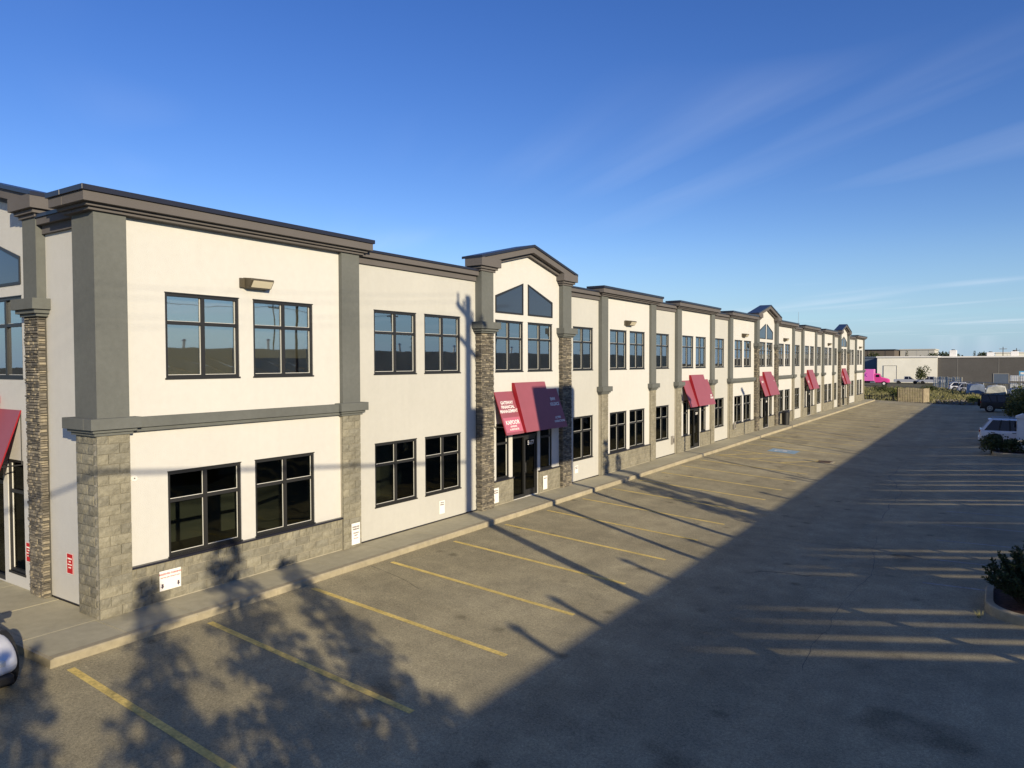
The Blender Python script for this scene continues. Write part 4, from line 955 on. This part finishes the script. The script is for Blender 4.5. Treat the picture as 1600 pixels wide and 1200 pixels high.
fence('pale_panel_fence', 'row of pale upright panels along the far storage yard', (3.1, 178), (8.4, 170), 16, 2.3, .36, PALE, posts=5, rail_m=mat('fence_grey', (.3, .3, .28), .7))
fence('chain_fence', 'grey wire fence panels in front of the storage yard at right', (8.6, 150), (17.8, 138), 40, 1.9, .03, mat('galv', (.30, .32, .34), .5), posts=6, t=.02, rails=(.02, .98), jit=0)
# storage yard: covered stacks, totes, crates
TARP = mat('pale_tarp', (.52, .52, .46), .7, .15, 2); TARPB = mat('blue_grey_tarp', (.16, .20, .28), .6, .2, 2)
def tarp(label, loc, w, d, h, m_, rz=0, seed=1):
    rng = random.Random(seed); T = thing('covered_stack', label, 'tarpaulin', loc, rz, 'covered stacks in the yard'); n = 9; vs = []; fs = []
    prof = [(-1, 0), (-.93, .55), (-.82, .92), (-.4, 1.0), (0, 1.03), (.4, 1.0), (.82, .9), (.93, .5), (1, 0)]
    for j in range(6):
        f = j/5; s = 1 if 0 < j < 5 else .96
        for a, b in prof: vs.append((a*w/2*s+rng.uniform(-.04, .04), (f-.5)*d+rng.uniform(-.05, .05), b*h*(1 if 0 < j < 5 else .9)+rng.uniform(-.04, .04)*(b > 0)))
    for j in range(5):
        for i in range(8): fs.append((j*9+i, j*9+i+1, j*9+10+i, j*9+9+i))
    fs += [tuple(range(9)), tuple(range(45, 54))]
    mb = MB(); mb.add(vs, fs); mb.build('cover', m_, T); st = MB()
    for yy in (-d*.3, d*.3): st.tube((-w*.47, yy, h*.55), (-w*.35, yy, h*.98), .02); st.tube((-w*.35, yy, h*1.02), (w*.35, yy, h*1.03), .02)
    st.build('strap', DARKP, T); return T
tarp('pale tarpaulin over a low stack in the sunlit part of the yard', (14.2, 137, -.6), 2.8, 3, 1.7, TARP, 0, 1)
tarp('blue grey tarpaulin over a stack left of the pale tarpaulin', (11.4, 141, -.6), 2.4, 3, 1.8, TARPB, .2, 2)
tarp('dark tarpaulin over a rounded stack by the pale panels', (7.6, 160, -.6), 1.9, 2, 1.7, TARPB, 0, 3)
tarp('blue grey tarpaulin over a stack at the right edge', (17.4, 133, -.6), 3.4, 3, 1.5, TARPB, 0, 4)
TOTE = mat('tote_plastic', (.62, .64, .68), .5)
def tote(label, loc):
    T = thing('liquid_tote', label, 'tote', loc, 0, 'caged totes'); MB().box(-.55, .55, -.45, .45, .14, 1.05).build('tank', TOTE, T, bevel=.06); c = MB()
    for i in range(6): x = -.58+i*.232; c.tube((x, -.48, .1), (x, -.48, 1.12), .014, n=5)
    for z in (.15, .4, .65, .9, 1.12): c.tube((-.6, -.48, z), (.6, -.48, z), .014, n=5); c.tube((-.6, -.48, z), (-.6, .48, z), .014, n=5)
    c.build('cage', STEEL, T); MB().box(-.6, .6, -.5, .5, 0, .12).build('pallet', WOODD, T)
for i in range(3):
    for j in range(2): tote(['lower', 'upper'][j]+' white caged tote, '+['left', 'middle', 'right'][i]+' column of the stack at the right edge', (16.6+i*1.25, 142, -.6+j*1.2+.9))
cr_ = thing('storage_container', 'low dark container the totes stand on at the right edge', 'container', (17.9, 142.2, -.6)); MB().box(-2.2, 2.2, -1, 1, 0, .9).build('body', TARPB, cr_); mb = MB()
for i in range(14): mb.box(-2.15+i*.32, -2.0+i*.32, -1.03, -1.0, .05, .85)
mb.build('ribs', TARPB, cr_)
bb_ = thing('blue_sign_board', 'small blue and white board above the totes at the right edge', 'sign', (18.3, 150, -.6)); MB().box(-.9, .9, -.04, .04, 2.9, 3.8).build('panel', mat('board_blue', (.10, .35, .60), .5), bb_); MB().box(-.7, .7, -.05, -.041, 3.25, 3.6).build('print', SIGNW, bb_); MB().box(-.05, .05, .05, .12, 0, 3.8).build('post', STEEL, bb_)

# weeds and gravel beyond the asphalt
rng = random.Random(8); gr = MB()
for i in range(5200):
    y = 106+rng.random()**1.4*60; x = rng.uniform(-9, 15)
    if y < 112 and 2.5 < x < 7.2: continue
    if y < 118 and x > 7.5 and rng.random() < .8: continue
    b = Vector((x, y, -.62)); h = rng.uniform(.12, .5)*(1.4 if rng.random() < .15 else 1)
    for k_ in range(3):
        t = b+Vector((rng.uniform(-.2, .2), rng.uniform(-.2, .2), h)); w = Vector((rng.uniform(.03, .09), rng.uniform(-.04, .04), 0)); gr.add([b-w, b+w, t], [(0, 1, 2)])
tag(gr.build('weeds', GRASSM), 'weedy rough grass beyond the end of the lot', 'grass', kind='stuff')
gv = MB(); rng = random.Random(9)
for i in range(900):
    x, y = rng.uniform(7, 14.5), rng.uniform(105.5, 118); s = rng.uniform(.06, .3); vs = [(x+rng.uniform(-s, s), y+rng.uniform(-s, s), -.62+rng.uniform(0, s*.9)) for _ in range(6)]; gv.add(vs, [(0, 1, 2), (0, 2, 3), (3, 4, 5), (1, 4, 5), (0, 5, 3)])
tag(gv.build('rubble', mat('rubble', (.22, .20, .17), .95, .3, 2)), 'heap of grey broken rubble and gravel at the end of the lot', 'rubble', kind='stuff')
for i, (x, y, r_, h_, l_) in enumerate([(0.8, 128, 1.0, 1.4, 'low yellow green bush behind the black rail fence'), (2.2, 118, .8, 1.1, 'small bush beside the board enclosure'), (-2.5, 140, 1.6, 1.3, 'wide weedy clump below the pink truck'), (4.3, 150, 1.5, 1.2, 'weedy clump in front of the pickups'), (12, 112, 1.2, .8, 'pale weedy clump left of the black off-road car')]):
    shrub('weed_bush', l_, (x, y, -.62), r_, h_, 40+i, LEAFY if i in (0, 4) else LEAF, 500, .16, 'bush')

# ------------------------------------------------------------------ far buildings
def warehouse(name, label, loc, rz, L_, D, H, m_, roofm, doors=(), panels=0, trim=SIGNW):
    T = thing(name, label, 'building', loc, rz); w = MB(); w.box(0, L_, 0, D, 0, H); w.build('wall', m_, T)
    r_ = MB(); r_.box(-.25, L_+.25, -.25, D+.25, H, H+.35); r_.build('parapet', roofm, T)
    for i in range(panels): MB().box((i+.5)*L_/panels-.05, (i+.5)*L_/panels+.05, -.04, -.004, .1, H-.05).build('panel_joint', trim, T)
    for (x, ww, hh, mm_) in doors:
        d = MB().box(x, x+ww, -.06, -.004, .05, hh).build('door', mm_, T)
        f = MB(); f.box(x-.12, x, -.1, -.002, .05, hh+.12); f.box(x+ww, x+ww+.12, -.1, -.002, .05, hh+.12); f.box(x, x+ww, -.1, -.002, hh, hh+.12); f.build('door_frame', mat('door_grey', (.3, .29, .27), .7), d)
    return T
CREAMW = mat('pale_warehouse', (.86, .83, .72), .9, .05, .3); GREYW = mat('grey_wall_painted_shade', (.105, .10, .095), .9, .10, .25, var2=.06, scale2=3); BLUEW = mat('slate_metal', (.10, .13, .18), .6, .05, .5)  # grey wall faces the sun; its shade is put into the dark base colour
warehouse('pale_warehouse', 'pale cream warehouse sunlit beyond the pickups', (-12.2, 215, -.62), 0, 13.9, 20, 6.6, CREAMW, SIGNW, [(1.6, 3.0, 4.4, CREAMW)], 0)
warehouse('grey_warehouse', 'long grey warehouse wall at right, its shade painted in as dark grey', (1.75, 215.4, -.62), 0, 52, 25, 6.5, GREYW, SIGNW, [(12, 3, 2.4, BLUEW), (37, 2.2, 2.2, BLUEW)], 6, mat('joint', (.25, .24, .22), .9))
warehouse('slate_building', 'slate blue wall between building end and pale warehouse', (-26, 225, -.62), 0, 13.6, 15, 6.6, BLUEW, BLUEW, [], 5, BLUEW)
warehouse('dark_roofed_building', 'dark roofed building rising behind the slate wall', (-34, 262, -.62), 0, 21, 20, 9.2, mat('brown_metal', (.12, .10, .08), .8), FRAME, [], 4, FRAME)
warehouse('tan_shed', 'tan building behind the pale warehouse roof', (-12.6, 275, -.62), 0, 10, 20, 9.4, TAN, TAN, [], 3, TAN)
warehouse('far_white_building', 'low white flat building on the horizon behind the grey warehouse', (14, 320, -.62), 0, 60, 30, 8.6, CREAMW, SIGNW, [], 8, CREAMW)
for i, (x, y, h_) in enumerate([(5, 218, 1.6), (13, 219, 1.0), (18, 220, 1.2)]):
    t_ = thing('rooftop_unit', ['large', 'small', 'farthest right'][i]+' white rooftop unit on the grey warehouse', 'rooftop unit', (x, y, 6.2)); MB().box(-.8, .8, -.8, .8, 0, h_).build('casing', SIGNW, t_, bevel=.05); MB().tube((0, 0, h_), (0, 0, h_+.2), .4, n=12).build('fan', FRAME, t_)
def broad_tree(label, loc, h, r, seed, group):
    rng = random.Random(seed); T = thing('broadleaf_tree', label, 'tree', loc, 0, group); t = MB(); t.tube((0, 0, 0), (0, 0, h*.6), .22, .1, 7)
    lob = []
    for i in range(7):
        an = rng.uniform(0, 6.28); p = Vector((math.cos(an)*r*.55, math.sin(an)*r*.55, h*rng.uniform(.5, .85))); lob.append((p, rng.uniform(.4, .6)*r)); t.tube((0, 0, h*.4), p, .09, .03, 5)
    t.build('trunk', BARK, T); c = MB()
    for i in range(900):
        p, s = rng.choice(lob); d = Vector((rng.gauss(0, 1), rng.gauss(0, 1), rng.gauss(0, 1))).normalized(); spray(c, p+d*s*rng.uniform(.4, 1.1), d, .5, .16, rng, 3)
    c.build('crown', LEAF, T); return T
rng = random.Random(2)
conifer('spruce', 'pointed spruce behind the tan shed at left', (-9.5, 262, -.6), 9.2, 2.2, 61, group='far trees'); conifer('spruce', 'small pointed spruce right of the tan shed', (-6.2, 268, -.6), 7.8, 1.6, 62, group='far trees')
for i, (x, y, h_, l_) in enumerate([(-2.8, 255, 8.2, 'round tree top over the middle of the pale warehouse'), (.8, 262, 8.8, 'tallest round tree top over the right half of the pale warehouse'), (3.2, 258, 8.4, 'round tree top above the corner of pale and grey warehouses'), (-17, 252, 8.8, 'dark round tree beside the dark roofed building')]): broad_tree(l_, (x, y, -.6), h_, 2.6, 70+i, 'far trees')
conifer('spruce', 'pointed spruce above the left part of the grey warehouse', (8.5, 275, -.6), 9.2, 1.7, 63, group='far trees'); broad_tree('wide round tree beside the spruce over the grey warehouse', (12.2, 272, -.6), 8.9, 2.6, 75, 'far trees')
shrub('lone_tree', 'lone leaning dark tree in front of the pale warehouse wall', (-1.2, 209, -.6), 1.5, 4.4, 77, LEAF, 520, .34, 'tree', 'far trees')
def far_pole(label, loc, h):
    T = thing('utility_pole', label, 'utility pole', loc, 0, 'utility poles'); MB().tube((0, 0, 0), (0, 0, h), .16, .10).build('pole', BARK, T); MB().box(-1.1, 1.1, -.06, .06, h-.8, h-.65).build('crossarm', BARK, T)
    mb = MB()
    for x in (-1, -.4, .4, 1): mb.tube((x, 0, h-.65), (x, 0, h-.4), .05, n=6)
    mb.build('insulators', TOTE, T); return T
for x, y, h_, l_ in ((16.2, 300, 10.5, 'thin utility pole on the horizon above the grey warehouse, left one'), (20, 300, 10, 'thin utility pole on the horizon above the grey warehouse, middle one'), (27.5, 290, 11, 'thin utility pole on the horizon at the right edge')): far_pole(l_, (x, y, -.6), h_)

# ------------------------------------------------------------------ opposite side of the lot (beyond the right edge: throws the long shade and shows in the glass)
OPP = thing('added_slit_wall', 'added tall brown wall across the lot, slanting gaps shaped to cast light streaks, mirrored in the windows', 'wall', (26, 0, -.5))  # added wall standing in for the building opposite, shaped to let streaks through
BRP = mat('brown_panel', (.55, .46, .29), .9, .15, .4)
# slanting gaps added so low sun imitates streaks reflected off windows; each entry: foot of a gap at 2.3 m up, gap width
ZB, ZM, ZT, RUN = 2.33, 4.5, 5.75, 3.04
streak_slits = [(15.06, 0.31), (15.95, 0.24), (16.92, 0.18), (17.81, 0.24), (20.92, 0.24), (21.65, 0.20), (22.96, 0.17), (23.74, 0.22), (28.09, 0.11), (31.82, 0.26), (32.72, 0.20), (35.20, 0.26), (36.87, 0.24), (38.07, 0.20), (40.26, 0.26), (41.94, 0.22), (44.61, 0.15), (48.61, 0.19), (53.61, 0.24), (59.61, 0.15), (65.61, 0.19)]
ed = [(-23.5, 0)]+streak_slits+[(114, 0)]
tp = lambda y, z: y-(z-ZB)*RUN
for (y0, g0), (y1, g1) in zip(ed, ed[1:]):
    w = MB(); w.prism([(y0+g0/2, ZB), (y1-g1/2, ZB), (tp(y1, ZM)-g1/2, ZM), (tp(y1, ZT)-.02, ZT), (tp(y0, ZT)+.02, ZT), (tp(y0, ZM)+g0/2, ZM)], 'x', 0, .10); w.build('board', BRP, OPP)
w = MB(); w.box(-.02, .12, -34, 114, 0, ZB); w.build('plinth', BRP, OPP)
w = MB(); w.box(-.02, .12, -34, 103, ZT, 6.3); w.build('top_rail', BRP, OPP)
rng = random.Random(12)
for y in [2.5, 4.3, 8.0, 11.5, 16.2, 20.4, 25.0, 31, 38, 44, 51, 60, 68, 75]:
    h_ = rng.uniform(.25, .7); v_ = MB().tube((.06, y, 6.3), (.06, y, 6.3+h_), .09, n=8); v_.tube((.06, y, 6.3+h_), (.06, y, 6.4+h_), .17, .05, n=8); v_.build('roof_vent', STEEL, OPP)  # roof vents of the building opposite, set on the added wall to notch its shadow
def utility_pole(loc, h, label, arms=True, r=.16):
    T = thing('utility_pole', label, 'utility pole', loc, 0, 'utility poles'); MB().tube((0, 0, 0), (0, 0, h), r, r*.7, 10).build('pole', BARK, T)
    if arms:
        MB().box(-.06, .06, -1.2, 1.2, h-.75, h-.6).build('crossarm', BARK, T); MB().box(-.06, .06, -.9, .9, h-1.7, h-1.56).build('crossarm', BARK, T); mb = MB()
        for y in (-1.1, -.5, .5, 1.1): mb.tube((0, y, h-.6), (0, y, h-.3), .05, n=6)
        mb.build('insulators', TOTE, T); MB().tube((.35, .1, h-4.6), (.35, .1, h-3.7), .25, n=12).build('transformer', STEEL, T)
    else: MB().box(-1.1, .1, -.18, .18, h-.12, h).build('lamp_head', BRONZE, T)
    return T
utility_pole((20, 9.15, -.5), 14.2, 'tall timber utility pole with crossarms, throwing its shadow up the wall', r=.19).rotation_euler = (0, 0, R(90))
utility_pole((20, -32, -.5), 14.2, 'tall timber utility pole behind the viewpoint').rotation_euler = (0, 0, R(90))
for y, l_ in ((28.4, 'lamp post across the lot, first'), (39.6, 'lamp post across the lot, second'), (48.6, 'lamp post across the lot, third')): utility_pole((20, y, -.5), 10.0, l_, False, .11)
def cable(pts, r, label):
    mb = MB()
    for (a, b, sag) in pts:
        a, b = Vector(a), Vector(b); n = 14; q = [a.lerp(b, i/n)-Vector((0, 0, sag*4*(i/n)*(1-i/n))) for i in range(n+1)]
        for i in range(n): mb.tube(q[i], q[i+1], r, n=5, caps=False)
    return tag(mb.build('overhead_cable', DARKP), label, 'cable')
cable([((20, 9.15, 8.4), (20, -32, 13.2), .3)], .04, 'thick overhead cable between the timber poles')
cable([((20+d, 9.15, 13.35), (20+d, -32, 13.35), .9) for d in (-1.1, -.5, .5, 1.1)], .004, 'thin power lines between the timber poles')
for i in range(5):
    y = -6+i*24; far_pole('distant power pole mirrored in the upper glass, number %d from the corner' % (i+1) if False else ['first', 'second', 'third', 'fourth', 'fifth'][i]+' distant power pole mirrored in the upper windows', (70, y, -.6), 14).rotation_euler = (0, 0, R(90))
cable([((70+d, -6+i*24, 12.9), (70+d, 18+i*24, 12.9), .7) for i in range(4) for d in (0,)], .03, 'distant power lines mirrored in the upper windows')
# pylon sign on two posts
ps = thing('pylon_sign', 'tall two post sign board across the lot, shading the first awning', 'sign', (17.6, 15.55, -.5)); MB().box(-.2, .2, -1.65, 1.65, 7.4, 10.25).build('board', SIGNW, ps)
for y in (-1.5, 1.5): MB().tube((0, y, 0), (0, y, 7.4), .11, n=10).build('post', STEEL, ps)
conifer('spruce', 'narrow spruce across the lot beyond the right edge', (22, 17.85, -.5), 9.6, 1.1, 31, group='spruces across the lot', dens=1.6, low=.5)
conifer('spruce', 'second narrow spruce across the lot beyond the right edge', (22.5, 18.9, -.5), 9.0, .8, 36, group='spruces across the lot', dens=1.5, low=.52)
for i, (x, y, h_, r_, l_) in enumerate([(20.2, .2, 8.5, 2.3, 'nearest spruce of the row behind the viewpoint'), (21.5, -2.2, 8.3, 2.1, 'second spruce of the row behind the viewpoint'), (19.4, -3.4, 7.0, 1.8, 'third spruce of the row behind the viewpoint'), (21, -5.6, 7.6, 2.0, 'fourth spruce of the row behind the viewpoint'), (19.5, -8, 6.4, 1.4, 'last spruce of the row behind the viewpoint'), (20.9, 1.5, 7.9, 1.5, 'spruce standing just past the nearest of the row behind the viewpoint')]):
    conifer('spruce', l_, (x, y, -.5), h_, r_, 80+i, group='spruces across the lot', dens=1.7)
conifer('spruce', 'dark spruce mirrored in a second bay window', (40, 62, -.5), 10.5, 2.2, 91, group='spruces across the lot')
